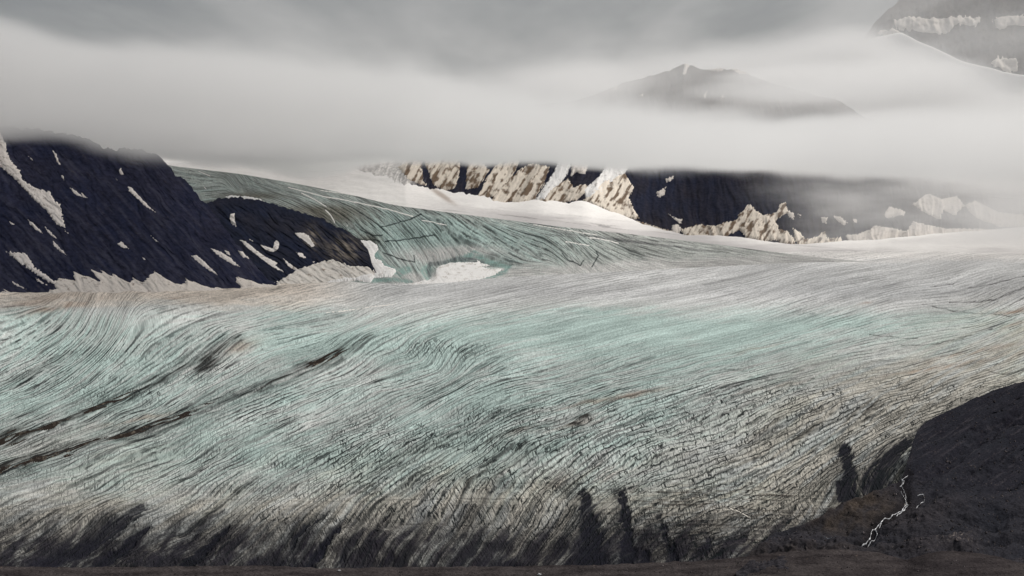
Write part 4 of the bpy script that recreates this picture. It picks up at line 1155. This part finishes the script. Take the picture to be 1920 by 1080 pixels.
ice_block('small white ice block on the brown strip under the dark fingers', 636, 1071, gr, 1.6, 5)
ice_block('small white ice block at the bottom edge, below the widest dark stain', 1011, 1078, gr, 2.2, 9)

# ------------------------------------------------------------------ low cloud
def lens(name, mat, parent, x0, x1, y0, y1, zfun, n=72, seed=0, amp_b=30.0, amp_t=40.0, sc=1500.0, sq=2.6, p=0.6):
    """closed bank of cloud: flat-bottomed, billowed above, thinning to nothing at its rim"""
    t = np.linspace(-1, 1, n)
    U, Vv = np.meshgrid(t, t)
    # square to rounded square
    su = U * np.sqrt(1 - 0.5 * Vv ** 2)
    sv = Vv * np.sqrt(1 - 0.5 * U ** 2)
    X, Y = (x0 + x1) / 2 + su * (x1 - x0) / 2, (y0 + y1) / 2 + sv * (y1 - y0) / 2
    R = np.clip(su ** 2 + sv ** 2, 0, 1) ** (sq / 2)
    prof = np.clip(1 - R, 0, 1) ** p
    zb, zt = zfun(X, Y)
    zm = zb * 0.55 + zt * 0.45
    nb = fbm(X / sc, Y / sc, 4, seed)
    ntp = fbm(X / sc + 5, Y / sc, 4, seed + 7)
    bot = zm + (zb - zm + amp_b * nb) * prof
    top = zm + np.maximum(zt - zm + amp_t * ntp, 5) * prof
    bot = np.minimum(bot, top - 0.5 * (prof > 0))
    i = np.arange(n * n).reshape(n, n)
    edge = np.zeros((n, n), bool)
    edge[0], edge[-1], edge[:, 0], edge[:, -1] = True, True, True, True
    j = np.where(edge, i, i + n * n)
    A = np.stack([X, Y, top], -1).reshape(-1, 3)
    B = np.stack([X, Y, bot], -1).reshape(-1, 3)
    A.reshape(n, n, 3)[edge] = np.stack([X, Y, zm], -1)[edge]
    q1 = grid_quads(n, n)
    q2 = np.stack([j[:-1, :-1], j[1:, :-1], j[1:, 1:], j[:-1, 1:]], -1).reshape(-1, 4)
    V = np.concatenate([A, B])
    return mesh_obj(name, V, np.concatenate([q1, q2]), mat, parent)

def cloud_mat(name, build, step=0.35):
    """drifting cloud: density worked out from the place in the air"""
    m = bpy.data.materials.new(name)
    m.use_nodes = True
    nt = m.node_tree
    nt.nodes.clear()
    N = Nodes(nt)
    o = nt.nodes.new('ShaderNodeOutputMaterial')
    v = nt.nodes.new('ShaderNodeVolumePrincipled')
    v.inputs['Color'].default_value = (0.985, 0.985, 0.99, 1)
    v.inputs['Anisotropy'].default_value = 0.4
    geo = nt.nodes.new('ShaderNodeNewGeometry')
    x, y, z = N.split(geo.outputs['Position'])
    nt.links.new(build(N, x, y, z), v.inputs['Density'])
    nt.links.new(v.outputs['Volume'], o.inputs['Volume'])
    m.cycles.volume_step_rate = step
    return m

def main_cloud(N, x, y, z):
    n1 = N.sub(N.noise(N.vec(N.mul(x, 1 / 1500), N.mul(y, 1 / 2200), N.mul(z, 1 / 420)), 1.0, 4.0, 0.6), 0.5)      # -0.5 .. 0.5
    xp, xn = N.m('MAXIMUM', x, 0.0), N.m('MAXIMUM', N.sub(-1300.0, x), 0.0)
    zb = N.add(N.mad(y, 0.030, 845 - 0.030 * 8500), N.add(N.mul(xp, -0.042), N.mul(xn, 0.10)))
    n2 = N.sub(N.noise(N.vec(N.mul(x, 1 / 420), N.mul(y, 1 / 900), N.mul(z, 1 / 160)), 1.0, 3.0, 0.6), 0.5)
    n3 = N.sub(N.noise(N.vec(N.mul(x, 1 / 750), N.mul(y, 1 / 9000), 3.0), 1.0, 4.0, 0.6), 0.5)
    zb = N.sub(zb, N.mul(N.sstep(450.0, 1350.0, N.mul(x, -1.0)), N.mul(N.sstep(10800.0, 12400.0, y), 100.0)))
    zr = N.add(N.sub(z, zb), N.add(N.mul(n3, 230.0), N.mad(n1, 120.0, N.mul(n2, 110.0))))
    low = N.sstep(-35.0, 75.0, zr)
    zt = N.add(N.mad(xn, 0.03, 1015.0), N.mul(N.m('MAXIMUM', N.sub(850.0, x), 0.0), 0.13))
    zq = N.add(N.sub(zt, z), N.mad(n3, 260.0, N.mul(n1, 200.0)))
    top = N.sstep(-60.0, 80.0, zq)
    near = N.sstep(6900.0, 8300.0, N.mad(n1, 1500.0, y))
    deck = N.mul(N.mul(low, top), N.mul(near, 0.0026))
    # the mass in the upper left thins out towards the gap with the peak
    left = N.sstep(1500.0, -1500.0, N.mad(n1, 2600.0, x))
    mass = N.mul(N.mul(left, low), N.mul(N.sstep(1900.0, 1200.0, z), 0.00009))
    n4 = N.sub(N.noise(N.vec(N.mul(x, 1 / 1100), N.mul(y, 1 / 7000), N.mul(z, 1 / 170)), 1.0, 4.0, 0.6), 0.5)
    veil = N.mad(N.sstep(-0.03, 0.22, n4), 0.00036, 0.00002)
    def puff(cx, cz, rx, rz, dens):
        qx, qz = N.mul(N.sub(x, cx), 1 / rx), N.mul(N.sub(N.mad(n1, 160.0, z), cz), 1 / rz)
        return N.mul(N.sstep(1.3, 0.0, N.mad(qx, qx, N.mul(qz, qz))), N.mul(N.sstep(10800.0, 11800.0, y), dens))
    veil = N.add(veil, N.add(puff(2080.0, 1475.0, 780.0, 62.0, 0.0017), puff(430.0, 1440.0, 480.0, 90.0, 0.0009)))
    veil = N.mul(veil, low)
    return N.mul(N.add(N.add(deck, mass), veil), near)

def far_cloud(N, x, y, z):
    n1 = N.sub(N.noise(N.vec(N.mul(x, 1 / 1700), N.mul(y, 1 / 2200), N.mul(z, 1 / 500)), 1.0, 4.0, 0.6), 0.5)
    cut = N.sub(2045.0, N.add(N.mul(N.m('MAXIMUM', N.sub(x, 2900.0), 0.0), 0.40), N.mul(N.m('MAXIMUM', N.sub(2900.0, x), 0.0), 0.12)))
    a = N.sstep(-160.0, 160.0, N.add(N.sub(cut, z), N.mul(n1, 420.0)))
    return N.mad(a, 0.0022, 0.00006)

def mist_cloud(N, x, y, z):
    n1 = N.sub(N.noise(N.vec(N.mul(x, 1 / 700), N.mul(y, 1 / 900), N.mul(z, 1 / 220)), 1.0, 4.0, 0.6), 0.5)
    a = N.sstep(1300.0, 3500.0, N.mad(n1, 1800.0, x))
    b = N.sstep(350.0, 560.0, N.mad(n1, 220.0, z))
    c = N.sstep(9300.0, 10600.0, y)
    return N.mul(N.mul(a, b), N.mul(c, N.sstep(-0.25, 0.3, n1))), 

def bank(name, label, kind_label, build, x0, x1, y0, y1, zfun, seed, step):
    return tag(lens(name, cloud_mat(name, build, step), None, x0, x1, y0, y1, zfun, 60, seed, 8, 8, 1500, 12, 0.25), label, kind_label, 'stuff')
bank('cloud_bank', 'pale low cloud deck hiding the mountain tops across the whole picture', 'cloud', main_cloud, -6500, 7500, 6600, 14600,
     lambda X, Y: (770 - 100 * smooth(400, 1250, -X) * smooth(10600, 12200, Y) + (Y - 8500) * 0.03 - 0.042 * np.maximum(X, 0) + 0.10 * np.maximum(-1300 - X, 0), 1900 + 0 * X), 901, 0.5)
bank('cloud_bank', 'bright far cloud behind the peak, lapping against the snow ridge', 'cloud', far_cloud, -3000, 9500, 15100, 16900, lambda X, Y: (950 + 0 * X, 2500 + 0 * X), 905, 0.5)
bank('mist', 'thin mist drifting over the right end of the rock wall', 'mist', lambda N, x, y, z: N.mul(mist_cloud(N, x, y, z)[0], 0.0022), 900, 6000, 9100, 12680,
     lambda X, Y: (350 + 0 * X, 900 + 0 * X), 909, 0.5)
